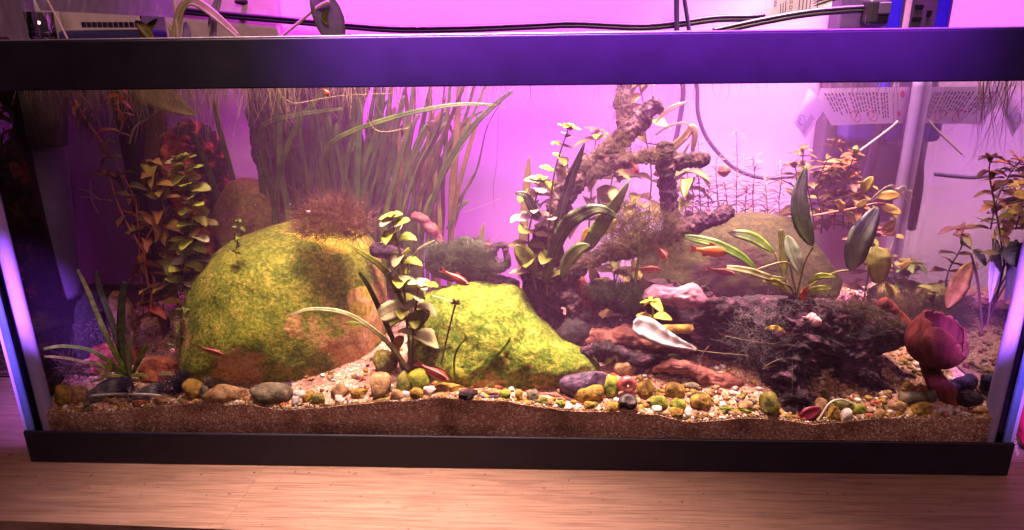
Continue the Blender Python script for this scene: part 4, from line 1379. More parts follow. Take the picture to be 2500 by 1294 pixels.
stem_plant('stem_plant', 'bright yellow green bacopa stem in front of the red lava rock', [(440, 720), (452, 650), (462, 580), (470, 520), (462, 460), (452, 420), (440, 385)],
           [0.070] * 7, 20, (40, 32), 'round', 0.75, 'bacopa', 'stem_green', 2.4, top=8, elev=0.2, group=G1, seed=13, mts=['bacopa', 'bacopa', 'bacopa_pale', 'lime_leaf'] if False else ['bacopa', 'bacopa', 'bacopa_pale'])
stem_plant('stem_plant', 'lower yellow green bacopa stem beside the largest boulder', [(455, 760), (470, 700), (478, 640), (485, 580), (490, 540)],
           [0.078] * 5, 9, (34, 30), 'round', 0.68, 'bacopa', 'stem_green', 2.2, top=7, elev=0.2, group=G1, seed=17, mts=['bacopa', 'olive', 'yellow'])
stem_plant('stem_plant', 'small needle leaved sprig at the left foot of the largest boulder', [(432, 850), (438, 810), (446, 755)], [0.05] * 3, 10, (22, 16), 'lance', 0.22, 'grass', 'stem_green', 1.4, top=5, elev=0.5, per=3, group=G1, seed=19, mts=['olive', 'grass'])
stem_plant('stem_plant', 'pinkish leaved sprig below the surface in the dim corner', [(290, 330), (300, 290), (285, 250), (300, 220)], [0.07] * 4, 6, (34, 30), 'lance', 0.4, 'red', 'stem_red', 1.6, top=3, elev=0.3, group=G1, seed=23, mts=['red', 'ludwigia', 'yellow'], jit=0.8)
stem_plant('stem_plant', 'tiny green sprig growing on the largest boulder', [(575, 620), (580, 590), (583, 540)], [0.058] * 3, 6, (14, 12), 'oval', 0.6, 'grass', 'stem_green', 1.6, top=4, elev=0.4, seed=29)

gp = empty('grass_plant', P(315, 920, 0.040), 'rosette plant with long grassy blades at the front of the dim side', 'plant')
for path, Y, w_, mm in (
    ([(315, 918), (285, 868), (245, 785), (215, 710), (190, 658)], [0.04, 0.042, 0.045, 0.046, 0.046], 13, 'grass'),
    ([(310, 910), (295, 850), (268, 770), (245, 710), (236, 662)], [0.045, 0.05, 0.055, 0.06, 0.06], 17, 'darkgrass'),
    ([(312, 915), (300, 850), (296, 780), (300, 720), (305, 688)], [0.042, 0.045, 0.048, 0.05, 0.05], 20, 'darkgrass'),
    ([(318, 916), (316, 880), (318, 845), (323, 812)], [0.036, 0.035, 0.034, 0.034], 15, 'bacopa_pale'),
    ([(322, 918), (335, 890), (350, 860), (362, 838)], [0.037, 0.034, 0.033, 0.033], 12, 'grass'),
    ([(308, 915), (270, 885), (220, 855), (150, 845), (92, 856)], [0.037, 0.034, 0.032, 0.03, 0.03], 10, 'grass'),
    ([(300, 912), (250, 895), (190, 880), (140, 872), (96, 870)], [0.036, 0.032, 0.03, 0.028, 0.028], 8, 'olive'),
    ([(316, 918), (312, 880), (308, 840)], [0.04, 0.04, 0.041], 14, 'grass'),
    ([(318, 918), (345, 915), (362, 922)], [0.034, 0.030, 0.029], 9, 'bacopa'),
    ([(300, 918), (262, 915), (232, 898)], [0.034, 0.030, 0.029], 9, 'bacopa'),
):
    leafy(gp, path, Y, w_, 'strap' if len(path) > 4 else 'blade', mm, name='blade')
sd = empty('seedling', P(262, 915, 0.030), 'small yellow green seedling leaves beside the grassy plant', 'plant')
for path, w_ in (([(268, 908), (266, 895), (266, 882)], 15), ([(262, 905), (248, 892), (232, 883)], 9), ([(262, 910), (248, 925), (215, 932)], 9), ([(272, 900), (272, 885), (276, 870)], 9)):
    leafy(sd, path, 0.030, w_, 'oval', 'bacopa')

# tall grass (eelgrass) -----------------------------------------------
G2 = 'tall grass plants at the back'


def eelgrass(label, n, b0, b1, t0, t1, mts, Y0, Y1, wr, seed, vt=(150, 330), extra=()):
    r = random.Random(seed)
    root = empty('eelgrass', P((b0 + b1) / 2, 600, (Y0 + Y1) / 2), label, 'plant', G2)
    root.location.z = sand_z(root.location.x, root.location.y)
    for i in range(n):
        q = (i + r.uniform(-0.4, 0.4)) / n
        bx = b0 + (b1 - b0) * q
        tx = t0 + (t1 - t0) * q + r.gauss(0, 34)
        tv = r.uniform(*vt)
        Y = r.uniform(Y0, Y1)
        base = P(bx, 600, Y)
        zb_ = sand_z(base.x, Y)
        pts = [(bx + r.gauss(0, 5), 640), (bx + (tx - bx) * 0.12, 540), (bx + (tx - bx) * 0.42 + r.gauss(0, 14), 420), (bx + (tx - bx) * 0.75 + r.gauss(0, 10), 310), (tx, tv)]
        P3 = [P(u, v, Y + 0.004 * k) for k, (u, v) in enumerate(pts)]
        P3[-1].z = min(P3[-1].z, 0.300)
        P3[0] = Vector((P3[0].x, P3[0].y, min(P3[0].z, zb_)))
        wm = r.uniform(*wr) * pxm(P3[2])
        V, F = ribbon(P3, [wm * k for k in LEAF_W['strap']], (r.gauss(0, 0.7), -1, 0.15), n=18, cup=0.15, twist=r.gauss(0, 0.5))
        mk('blade', V, F, MT[r.choice(mts)], root)
    for path, Y, w_, mm in extra:
        leafy(root, path, Y, w_, 'strap', mm, name='blade', n=26)
    return root


eelgrass('dark green clump of tall grass in front of the black bark', 34, 690, 900, 640, 930, ['valdark', 'valdark', 'fern'], 0.135, 0.172, (9, 19), 41, extra=(
    ([(690, 600), (665, 480), (638, 370), (642, 310), (700, 287), (770, 274), (836, 266)], [0.14, 0.138, 0.132, 0.125, 0.12, 0.12, 0.12], 15, 'darkgrass'),
    ([(672, 620), (676, 450), (722, 313), (774, 243), (800, 215)], [0.14, 0.135, 0.13, 0.13, 0.13], 15, 'valdark'),
    ([(650, 620), (648, 520), (640, 440), (632, 380)], [0.145] * 4, 18, 'valdark')))
eelgrass('olive clump of tall grass in the middle of the back', 44, 830, 1020, 850, 1170, ['valolive', 'valdark', 'valdark', 'valolive'], 0.135, 0.18, (9, 19), 43, extra=(
    ([(820, 620), (800, 480), (795, 380), (830, 335), (940, 293), (1050, 266), (1130, 255), (1212, 257)], [0.13, 0.125, 0.115, 0.11, 0.108, 0.108, 0.11, 0.115], 13, 'valolive'),
    ([(1010, 620), (1040, 540), (1075, 440), (1115, 362), (1157, 306), (1215, 250), (1252, 222)], [0.14, 0.14, 0.14, 0.14, 0.14, 0.14, 0.14], 15, 'valdark')))
eelgrass('amber brown clump of tall grass bordering the bright wall', 20, 950, 1105, 985, 1190, ['valamber', 'valamber', 'valolive'], 0.15, 0.188, (9, 18), 47, extra=(
    ([(1100, 620), (1104, 480), (1114, 340), (1122, 200)], [0.165] * 4, 18, 'valamber'),
    ([(1092, 560), (1120, 510), (1145, 490)], [0.16] * 3, 10, 'valolive'),
    ([(1108, 560), (1130, 480), (1165, 410)], [0.16] * 3, 5, 'valolive')))
eg = empty('grass_shoot', P(1278, 640, 0.175), 'single amber grass blade standing left of the branch', 'plant')
leafy(eg, [(1270, 680), (1278, 560), (1286, 450), (1292, 380)], 0.175, 22, 'blade', 'valamber', name='blade')
eg = empty('grass_shoot', P(530, 440, 0.165), 'tall brown grass blade right of the red lava rock', 'plant')
leafy(eg, [(590, 560), (572, 450), (548, 360), (530, 290), (520, 240)], 0.168, 13, 'strap', 'valolive', name='blade')
leafy(eg, [(545, 540), (525, 460), (490, 370), (458, 310)], 0.15, 15, 'blade', 'darkgrass', name='blade')
eg = empty('grass_shoot', P(1165, 590, 0.16), 'short yellow green blade tip above the root wood', 'plant')
leafy(eg, [(1166, 640), (1172, 590), (1181, 545)], 0.16, 14, 'blade', 'bacopa', name='blade')

# middle bacopa -------------------------------------------------------
stem_plant('bacopa_plant', 'pale green bacopa stem standing between the two big boulders', [(1002, 905), (1000, 850), (992, 780), (988, 720), (985, 660), (975, 610), (962, 560), (956, 530)],
           [0.052] * 8, 10, (52, 36), 'round', 0.72, 'bacopa_pale', 'stem_green', 3.2, top=8, elev=0.15, seed=53, mts=['bacopa', 'bacopa_pale', 'bacopa'], t0=0.3, cup=0.35)
b2 = stem_plant('bacopa_plant', 'shorter bacopa stem with a pinkish rosette right of the pale one', [(1008, 905), (1008, 840), (1012, 780), (1018, 735), (1022, 695)],
           [0.045] * 5, 5, (50, 40), 'round', 0.7, 'bacopa_pale', 'stem_brown', 3.0, top=8, elev=0.15, seed=57, mts=['bacopa_pale', 'bacopa_pale', 'olive'], t0=0.35, topscale=0.9)
leafy(b2, [(984, 752), (962, 756), (938, 768), (926, 775)], [0.044, 0.040, 0.037, 0.036], 50, 'round', 'bacopa_pale', 'big pinkish white round leaf', cup=0.3)
leafy(b2, [(1005, 800), (1018, 780), (1040, 765), (1050, 760)], [0.044, 0.042, 0.04, 0.04], 44, 'heart', 'olive')
leafy(b2, [(985, 820), (972, 835), (964, 858)], [0.044, 0.043, 0.042], 26, 'oval', 'ludwigia')
gb = empty('grass_shoot', P(998, 912, 0.046), 'pale grass blade arching in front of the largest boulder', 'plant')
leafy(gb, [(1000, 908), (962, 850), (913, 806), (861, 772), (809, 757), (750, 756), (706, 772)], [0.046, 0.038, 0.030, 0.026, 0.024, 0.023, 0.022], 11, 'strap', 'bacopa_pale', name='blade', n=30)
leafy(gb, [(992, 905), (950, 845), (905, 800), (860, 788), (840, 790)], [0.048, 0.040, 0.034, 0.03, 0.03], 7, 'strap', 'grass', name='blade', n=24)
gb = empty('grass_shoot', P(960, 890, 0.05), 'slim green blades rising beside the right edge of the largest boulder', 'plant')
leafy(gb, [(985, 905), (960, 830), (920, 740), (895, 690), (876, 664)], [0.05, 0.045, 0.036, 0.033, 0.032], 13, 'strap', 'darkgrass', name='blade', n=24)
leafy(gb, [(990, 760), (965, 700), (930, 650), (880, 615), (842, 590)], [0.055, 0.05, 0.045, 0.042, 0.042], 15, 'blade', 'olive', name='blade', n=24)
leafy(gb, [(985, 720), (1000, 645), (1022, 608), (1060, 587)], [0.06, 0.058, 0.056, 0.055], 5, 'strap', 'bacopa_pale', name='blade', n=20)
ds = empty('dry_stem', P(1085, 880, 0.032), 'thin brown stem with a dried flower head before the sloping boulder', 'plant')
petiole(ds, [(1076, 890), (1090, 830), (1102, 780), (1112, 742)], [0.032, 0.030, 0.027, 0.026], 2.2, 'stem_brown', 'stem')
petiole(ds, [(1105, 738), (1080, 728), (1055, 722)], [0.026, 0.026, 0.027], 1.0, 'stem_pale', 'twig')
for k in range(7):
    a = k * 0.9
    put_leaf(ds, leaf_set('oval', 0.4, 'rotala')[k % 4], P(1112, 742, 0.026), (math.cos(a), -0.3, abs(math.sin(a)) * 0.7 + 0.2), (0, -1, 0.5), 16 * pxm(P(1112, 742, 0.026)))
gs = empty('grass_sprig', P(1150, 945, 0.020), 'thin grass sprig at the foot of the sloping boulder', 'plant')
leafy(gs, [(1115, 938), (1108, 890), (1118, 850), (1145, 820)], 0.024, 5, 'strap', 'grass', name='blade')
leafy(gs, [(1145, 945), (1185, 900), (1230, 850), (1248, 822)], [0.02, 0.022, 0.022, 0.022], 5, 'strap', 'grass', name='blade')

# centre: on and around the branch ------------------------------------
stem_plant('bacopa_plant', 'tall speckled bacopa stem left of the branch with a yellow rosette', [(1335, 720), (1338, 640), (1340, 560), (1345, 490), (1354, 420), (1370, 365), (1384, 325), (1388, 308)],
           [0.085] * 8, 12, (40, 24), 'round', 0.7, 'bacopa', 'stem_green', 2.6, top=9, elev=0.2, seed=61, mts=['bacopa', 'bacopa', 'olive', 'bacopa_pale'], t0=0.1)
stem_plant('bacopa_plant', 'leafy bacopa stem at the far side of the speckled one', [(1310, 710), (1295, 640), (1290, 580), (1300, 520), (1312, 470), (1320, 440)],
           [0.09] * 6, 9, (52, 36), 'round', 0.75, 'bacopa', 'stem_green', 2.6, top=5, elev=0.1, seed=67, mts=['bacopa', 'olive', 'bacopa_pale', 'olive'], t0=0.15)
fn = empty('fern_plant', P(1340, 660, 0.085), 'dark strap leaved fern growing on the branch', 'plant')
leafy(fn, [(1335, 680), (1352, 600), (1372, 510), (1392, 440), (1412, 390), (1428, 346)], [0.085, 0.082, 0.08, 0.08, 0.08, 0.08], 26, 'blade', 'fern', wave=0.25, n=26)
leafy(fn, [(1420, 610), (1440, 590), (1466, 550), (1500, 502), (1536, 443)], [0.08, 0.078, 0.074, 0.07, 0.068], 38, 'blade', 'ferngreen', 'bright green fern leaf', wave=0.2, n=22)
leafy(fn, [(1330, 690), (1352, 612), (1380, 553), (1416, 525), (1464, 510), (1512, 532)], [0.08, 0.074, 0.068, 0.064, 0.062, 0.062], 38, 'blade', 'fern', wave=0.3, n=26)
leafy(fn, [(1318, 530), (1302, 512), (1284, 478), (1258, 472)], [0.08, 0.078, 0.076, 0.075], 24, 'blade', 'fern', wave=0.2)
leafy(fn, [(1310, 668), (1290, 640), (1272, 615), (1256, 600)], [0.078, 0.074, 0.072, 0.072], 46, 'oval', 'olive')
leafy(fn, [(1372, 680), (1385, 640), (1410, 610), (1440, 598)], [0.07, 0.068, 0.066, 0.066], 36, 'oval', 'anubias')
leafy(fn, [(1550, 720), (1553, 670), (1562, 610), (1560, 560)], [0.075] * 4, 9, 'lance', 'ferngreen')
leafy(fn, [(1470, 575), (1490, 550), (1512, 540)], [0.085] * 3, 26, 'oval', 'yellow')
leafy(fn, [(1420, 590), (1428, 570), (1436, 556)], [0.075] * 3, 14, 'oval', 'yellow')

G3 = 'backlit plants behind the branch'
for k, (path, Y, nd_, lf, lab) in enumerate((
    ([(1440, 680), (1436, 600), (1440, 520), (1446, 440), (1452, 360), (1462, 320)], 0.175, 8, (60, 44), 'backlit olive stem plant just left of the branch fork'),
    ([(1500, 690), (1496, 600), (1488, 520), (1492, 450), (1502, 420)], 0.172, 8, (66, 56), 'backlit olive stem plant under the branch fork'),
    ([(1580, 690), (1582, 600), (1586, 500), (1590, 420), (1576, 330), (1570, 250), (1560, 205)], 0.178, 11, (64, 50), 'tall backlit olive stem plant reaching the surface behind the branch'),
    ([(1660, 620), (1665, 560), (1676, 500), (1680, 450), (1678, 420)], 0.17, 7, (64, 56), 'backlit broad leaved plant behind the upright limb'),
    ([(1540, 690), (1545, 620), (1552, 560), (1550, 500)], 0.165, 6, (60, 50), 'backlit leafy stem in the gap of the branch fork'),
    ([(1480, 760), (1490, 720), (1505, 680), (1510, 655)], 0.15, 5, (44, 36), 'dim olive leaves under the low limb'),
)):
    stem_plant('stem_plant', lab, path, Y, nd_, lf, 'oval', 0.52, 'back', 'stem_green', 2.2, top=4, elev=0.2, group=G3, seed=71 + k, mts=['back', 'back', 'olive', 'valamber'], jit=0.7, droop=0.6)
pt = empty('strap_plant', P(1650, 420, 0.14), 'curled strap leaves hanging behind the upper limb', 'plant')
leafy(pt, [(1600, 430), (1635, 370), (1670, 335), (1690, 312), (1696, 330), (1690, 370)], [0.14] * 6, 20, 'strap', 'back', n=24)
leafy(pt, [(1600, 300), (1630, 270), (1660, 255), (1682, 248)], [0.14] * 4, 12, 'lance', 'back', n=16)
leafy(pt, [(1610, 420), (1650, 400), (1690, 340)], [0.145] * 3, 12, 'lance', 'olive', n=14)
leafy(pt, [(1600, 330), (1630, 310), (1670, 300), (1690, 315)], [0.14] * 4, 6, 'strap', 'back', n=16)

G4 = 'needle leaved stems in front of the right wall'
for k, (path, lab) in enumerate((
    ([(1800, 545), (1798, 470), (1800, 400), (1797, 325)], 'tallest needle leaved stem by the hanging black cable'),
    ([(1758, 545), (1752, 480), (1748, 420), (1750, 385)], 'needle leaved stem left of the tallest one'),
    ([(1842, 545), (1838, 480), (1842, 420), (1838, 385)], 'needle leaved stem right of the tallest one'),
    ([(1875, 545), (1872, 490), (1868, 440)], 'short needle leaved stem nearest the long dark leaf'),
    ([(1712, 540), (1708, 470), (1704, 410), (1705, 345)], 'thin needle leaved stem right of the upright limb'),
    ([(1780, 545), (1776, 500), (1770, 450)], 'short needle leaved stem between two taller ones'),
    ([(1822, 545), (1820, 500), (1824, 455)], 'short needle leaved stem behind the broad stone'),
    ([(1690, 540), (1692, 490), (1688, 440)], 'needle leaved stem close behind the upright limb'),
    ([(1735, 545), (1730, 500), (1728, 465)], 'low needle leaved stem above the broad stone'),
    ([(1905, 545), (1902, 490), (1908, 440), (1905, 400)], 'needle leaved stem left of the long hanging leaf'),
)):
    stem_plant('needle_plant', lab, path, 0.172, 13, (34, 20), 'lance', 0.13, 'needle', 'stem_brown', 1.3, top=5, elev=0.45, per=4, group=G4, seed=83 + k, t0=0.05)
V, F = inflate([(1752, 420), (1758, 402), (1774, 402), (1784, 414), (1778, 428), (1762, 432)], 0.16, 0.005, 0.005, rings=8, seg=24, amp=0.001, scale=200)
tag(mk('snail', V, F, MT['redwood']), 'little brown snail high among the needle leaved stems', 'snail')

# right group ---------------------------------------------------------
G5 = 'stem plants near the right end'
for k, (path, Y, nd_, lf, mts, lab) in enumerate((
    ([(1990, 560), (1980, 500), (1968, 440), (1960, 400), (1962, 366)], 0.15, 8, (36, 30), ['rotala', 'olive'], 'dark leaved stem above the long hanging green leaf'),
    ([(2015, 560), (2000, 500), (1995, 450), (2015, 400), (2042, 345)], 0.145, 12, (30, 24), ['rotala', 'rotala', 'ludwigia'], 'reddish curved stem left of the power strip'),
    ([(2060, 560), (2058, 500), (2062, 440), (2078, 400), (2086, 376)], 0.14, 10, (34, 32), ['ludwigia', 'rotala', 'olive'], 'brown stem with a yellow green tip before the power strip'),
    ([(2035, 560), (2040, 500), (2035, 440), (2030, 410)], 0.155, 10, (36, 30), ['ludwigia', 'rotala', 'valamber'], 'orange brown bushy stem in the middle of the right group'),
    ([(2090, 560), (2096, 510), (2110, 470), (2120, 452)], 0.135, 6, (40, 34), ['yellow', 'ludwigia'], 'yellow leaved stem beside the corner seam'),
    ([(2440, 560), (2425, 500), (2420, 440), (2418, 400)], 0.03, 9, (40, 34), ['rotala', 'olive', 'ludwigia'], 'stem plant'),
    ([(2070, 560), (2080, 490), (2072, 430), (2060, 395)], 0.16, 11, (40, 34), ['ludwigia', 'rotala', 'ludwigia'], 'orange brown stem just behind the yellow green tip'),
    ([(2005, 570), (2010, 510), (2025, 450), (2020, 425)], 0.165, 11, (40, 34), ['rotala', 'ludwigia', 'olive'], 'brown bushy stem behind the reddish curved one'),
    ([(1945, 560), (1935, 500), (1945, 440), (1940, 400)], 0.16, 9, (38, 30), ['rotala', 'needle'], 'thin brown stem left of the long hanging leaf'),
    ([(2230, 790), (2215, 740), (2222, 690), (2215, 640)], 0.165, 8, (50, 40), ['olive', 'back', 'valdark'], 'dim olive bush low in the back corner'),
    ([(2180, 780), (2175, 730), (2185, 690), (2180, 650)], 0.175, 8, (50, 40), ['olive', 'fern', 'back'], 'dim dark bush beside the back corner seam'),
    ([(2290, 850), (2280, 800), (2285, 760), (2300, 720)], 0.12, 7, (46, 40), ['olive', 'anubias_yellow', 'ludwigia'], 'olive leafed stem behind the seed pod'),
    ([(2110, 720), (2120, 660), (2110, 600), (2125, 560)], 0.165, 9, (46, 40), ['rotala', 'olive', 'back'], 'brownish stem behind the big pale leaf'),
)):
    if k == 5: continue
    stem_plant('stem_plant', lab, path, Y, nd_, lf, 'oval', 0.42, mts[0], 'stem_brown', 2.0, top=6, elev=0.35, group=G5, seed=97 + k, mts=mts, jit=0.5)
yt = empty('trailing_plant', P(2140, 500, 0.125), 'trailing orange stem with yellow leaves by the back corner seam', 'plant')
petiole(yt, [(1985, 527), (2040, 517), (2090, 508), (2140, 497), (2180, 505)], [0.13, 0.127, 0.124, 0.12, 0.12], 3.2, 'stem_red', 'stem')
petiole(yt, [(2180, 505), (2186, 545), (2184, 585), (2174, 616), (2182, 645), (2200, 657)], [0.12] * 6, 3.0, 'stem_pale', 'stem')
r = random.Random(9)
for u, v, L, d in ((2105, 470, 40, (0.2, -0.4, 0.9)), (2140, 482, 50, (0.8, -0.4, 0.25)), (2150, 500, 50, (0.7, -0.6, -0.3)), (2165, 508, 36, (0.5, -0.6, -0.6)), (2060, 512, 40, (-0.5, -0.5, 0.5)), (2090, 505, 34, (0.4, -0.5, 0.5)),
                   (2183, 540, 34, (-0.7, -0.5, -0.4)), (2186, 560, 30, (-0.7, -0.5, -0.2)), (2184, 575, 22, (0.6, -0.6, 0)), (2172, 610, 16, (-0.7, -0.5, 0.1)), (2176, 625, 14, (0.7, -0.5, 0.1)), (2195, 655, 30, (0.5, -0.5, 0.6))):
    put_leaf(yt, r.choice(leaf_set('oval', 0.6, 'yellow')), P(u, v, 0.12), d, (r.gauss(0, 0.3), -1, 0.6), L * pxm(P(u, v, 0.12)))
for k in range(9):
    V, F = px_tube([(2120 + 6 * k, 485 + r.uniform(-8, 8)), (2160 + 5 * k, 465 + r.uniform(-12, 10)), (2185 + 4 * k, 462 + r.uniform(-14, 16)), (2205 + 3 * k, 478 + r.uniform(-20, 16))], 0.12, 0.8, n=10, seg=5)
    mk('root', V, F, MT['stem_pale'], yt)

an = empty('anubias_plant', P(1960, 720, 0.075), 'broad leaved plant on the log with one long hanging dark green leaf', 'plant')
for path, Y, w_, sh, mm in (
    ([(1968, 405), (1950, 470), (1952, 530), (1970, 575), (1986, 600)], [0.07, 0.065, 0.062, 0.06, 0.06], 50, 'oval', 'anubias'),
    ([(2142, 506), (2118, 545), (2092, 590), (2082, 640), (2084, 660)], [0.07, 0.066, 0.062, 0.06, 0.06], 66, 'oval', 'anubias_pale'),
    ([(2136, 602), (2140, 640), (2146, 692)], [0.085, 0.08, 0.08], 66, 'round', 'anubias_yellow'),
    ([(1922, 575), (1934, 620), (1955, 670)], [0.075, 0.07, 0.068], 40, 'oval', 'anubias_pale'),
    ([(1672, 578), (1742, 594), (1806, 624), (1848, 658)], [0.08, 0.07, 0.062, 0.058], 24, 'blade', 'ferngreen'),
    ([(1778, 568), (1836, 580), (1892, 618)], [0.09, 0.085, 0.08], 28, 'oval', 'ferngreen'),
    ([(1774, 652), (1830, 662), (1880, 678), (1926, 682)], [0.055, 0.052, 0.055, 0.06], 18, 'blade', 'bacopa_pale'),
    ([(1862, 685), (1895, 690), (1926, 716)], [0.055, 0.055, 0.06], 18, 'oval', 'bacopa'),
    ([(1972, 692), (2000, 674), (2040, 676)], [0.062, 0.058, 0.055], 16, 'oval', 'bacopa'),
    ([(1972, 716), (2000, 704), (2030, 704)], [0.06, 0.056, 0.054], 16, 'oval', 'bacopa'),
    ([(2160, 690), (2172, 710), (2178, 730)], [0.085, 0.085, 0.085], 18, 'oval', 'anubias_yellow'),
    ([(1905, 560), (1912, 620), (1915, 680)], [0.085, 0.08, 0.075], 22, 'blade', 'olive'),
):
    leafy(an, path, Y, w_, sh, mm, wave=0.05, n=20, cup=0.28)
for path, Y in (([(1950, 730), (1990, 690), (2040, 665), (2075, 660)], [0.07, 0.066, 0.062, 0.06]), ([(1945, 725), (1955, 680), (1965, 640), (1985, 602)], [0.07, 0.066, 0.062, 0.06]),
                ([(1940, 725), (1930, 700), (1905, 690)], [0.07, 0.066, 0.06]), ([(1945, 722), (1935, 680), (1920, 640), (1848, 658)], [0.07, 0.066, 0.06, 0.058]),
                ([(1955, 725), (1970, 710), (1990, 700)], [0.068, 0.064, 0.06]), ([(1950, 724), (1920, 690), (1900, 640), (1892, 618)], [0.075, 0.075, 0.078, 0.08])):
    petiole(an, path, Y, 2.6)

rb = empty('broad_leaf_plant', P(2400, 860, 0.045), 'plant with a few broad hanging leaves close to the right side glass', 'plant')
for path, Y, w_, sh, mm in (
    ([(2372, 640), (2345, 680), (2325, 720), (2312, 752)], [0.05, 0.045, 0.042, 0.04], 54, 'oval', 'yellow'),
    ([(2430, 585), (2428, 640), (2422, 690), (2416, 740)], [0.045, 0.042, 0.04, 0.04], 36, 'lance', 'white'),
    ([(2440, 610), (2470, 620), (2500, 650)], [0.03, 0.03, 0.03], 60, 'oval', 'anubias'),
    ([(2375, 610), (2390, 622), (2408, 650)], [0.05, 0.05, 0.05], 22, 'oval', 'anubias_pale'),
):
    leafy(rb, path, Y, w_, sh, mm, wave=0.05, n=18, cup=0.28)
for path, Y in (([(2400, 870), (2395, 760), (2385, 680), (2372, 640)], [0.05] * 4), ([(2404, 870), (2420, 720), (2440, 620), (2432, 585)], [0.045] * 4), ([(2400, 870), (2390, 700), (2370, 620)], [0.052] * 3)):
    petiole(rb, path, Y, 2.4, 'stem_brown')
stem_plant('stem_plant', 'dark leafed stem rising close to the right side glass', [(2450, 640), (2440, 560), (2425, 480), (2415, 420), (2420, 385)], [0.03] * 5, 9, (40, 34), 'oval', 0.5, 'rotala', 'stem_brown', 2.2, top=6, elev=0.3, group=G5, seed=141, mts=['rotala', 'olive', 'valamber'], jit=0.5)

stem_plant('seedling', 'little yellow green sprout before the log above the white leaf', [(1592, 790), (1594, 760), (1590, 735)], [0.052, 0.05, 0.05], 2, (34, 32), 'oval', 0.5, 'bacopa', 'stem_green', 2.4, top=4, elev=0.1, seed=131, mts=['bacopa', 'yellow'], t0=0.3)
tf_ = empty('grass_tuft', S(1785, 1003), 'little green grass tuft on the gravel', 'plant')
base = tf_.location.copy()
for k in range(11):
    a = k * 0.57 + 0.2
    L = (26 + 22 * r.random()) * pxm(base)
    d = Vector((math.cos(a) * 0.9, -0.35 * abs(math.sin(a)), 0.15 + 0.4 * r.random()))
    put_leaf(tf_, leaf_set('lance', 0.14, 'grass', 0.4)[k % 4], base + Vector((r.gauss(0, 0.002), r.gauss(0, 0.001), 0)), d, (0, -0.5, 1), L, 'blade')
sp = empty('sprout', S(2155, 1010), 'tiny bright yellow green sprout standing in the gravel', 'plant')
for du, dv in ((-3, -34), (-22, -28), (4, -18)):
    q = sp.location
    put_leaf(sp, leaf_set('lance', 0.2, 'bacopa', 0.1)[0], q, (du * 1.0, 0, -dv), (0, -1, 0.2), 36 * pxm(q) * (1 if dv < -20 else 0.6), 'blade')
gt = empty('grass_shoot', S(1700, 985), 'pale thin blade bowed over the speckled golden pebble', 'plant')
leafy(gt, [(1688, 972), (1694, 960), (1715, 958), (1738, 975), (1752, 995)], [0.030, 0.027, 0.026, 0.026, 0.028], 4, 'strap', 'bacopa_pale', name='blade')

# fallen leaves --------------------------------------------------------
V, F = px_ribbon([(1545, 795), (1575, 800), (1615, 822), (1655, 838), (1702, 852)], [0.040, 0.038, 0.036, 0.036, 0.038], 54, 'heart', cup=0.35, wave=0.08, n=26)
tag(mk('dead_leaf', V, F, MT['white']), 'torn ghostly white leaf lying in front of the log', 'leaf')
V, F = px_ribbon([(1940, 1032), (1965, 1016), (1985, 1006), (2004, 996)], [0.0125, 0.013, 0.0145, 0.016], 38, 'oval', cup=0.2, n=16)
tag(mk('dead_leaf', V, F, MT['magenta']), 'magenta fallen leaf on the gravel near the front glass', 'leaf')
V, F = px_tube([(1975, 1040), (2000, 1022), (2025, 985), (2055, 975), (2090, 990)], [0.0125, 0.0125, 0.014, 0.017, 0.02], [2.4, 2.6, 2.6, 2.2, 1.4], n=30, seg=8)
tag(mk('leaf_stalk', V, F, MT['stem_pale']), 'curved white leaf stalk beside the magenta leaf', 'stalk')
V, F = px_ribbon([(1955, 735), (1962, 715), (1975, 698)], [0.052, 0.05, 0.05], 20, 'lance', cup=0.4, wave=0.5)
tag(mk('dead_leaf', V, F, MT['red']), 'crumpled orange leaf scrap on the log', 'leaf')
V, F = px_ribbon([(1868, 802), (1895, 800), (1918, 812)], [0.042, 0.041, 0.041], 12, 'lance', cup=0.3, wave=0.5)
tag(mk('dead_leaf', V, F, MT['yellow']), 'small golden leaf scrap on the violet moss', 'leaf')
for k, (path, w_, mm, Y, lab) in enumerate((
    ([(1480, 890), (1492, 872), (1505, 862)], 18, 'bacopa', 0.058, 'small green leaf right of the sloping boulder'),
    ([(1508, 884), (1512, 868), (1518, 856)], 20, 'bacopa_pale', 0.058, 'pale green leaf beside the brown pyramid pebble'),
    ([(1545, 880), (1570, 866), (1602, 862)], 26, 'ludwigia', 0.062, 'brown fallen leaf in the shade under the white leaf'),
    ([(1605, 890), (1640, 872), (1668, 880)], 18, 'olive', 0.06, 'olive fallen leaf above the twisted twig'),
    ([(1890, 955), (1905, 950), (1920, 942)], 8, 'grass', 0.035, 'tiny green leaf standing on the pointed olive stone'),
    ([(385, 915), (405, 912), (430, 915)], 10, 'bacopa_pale', 0.028, 'pale oval leaf lying by the violet moss tufts'),
)):
    V, F = px_ribbon(path, Y, w_, 'oval', cup=0.3, wave=0.2, seed=k)
    tag(mk('fallen_leaf', V, F, MT[mm]), lab, 'leaf')
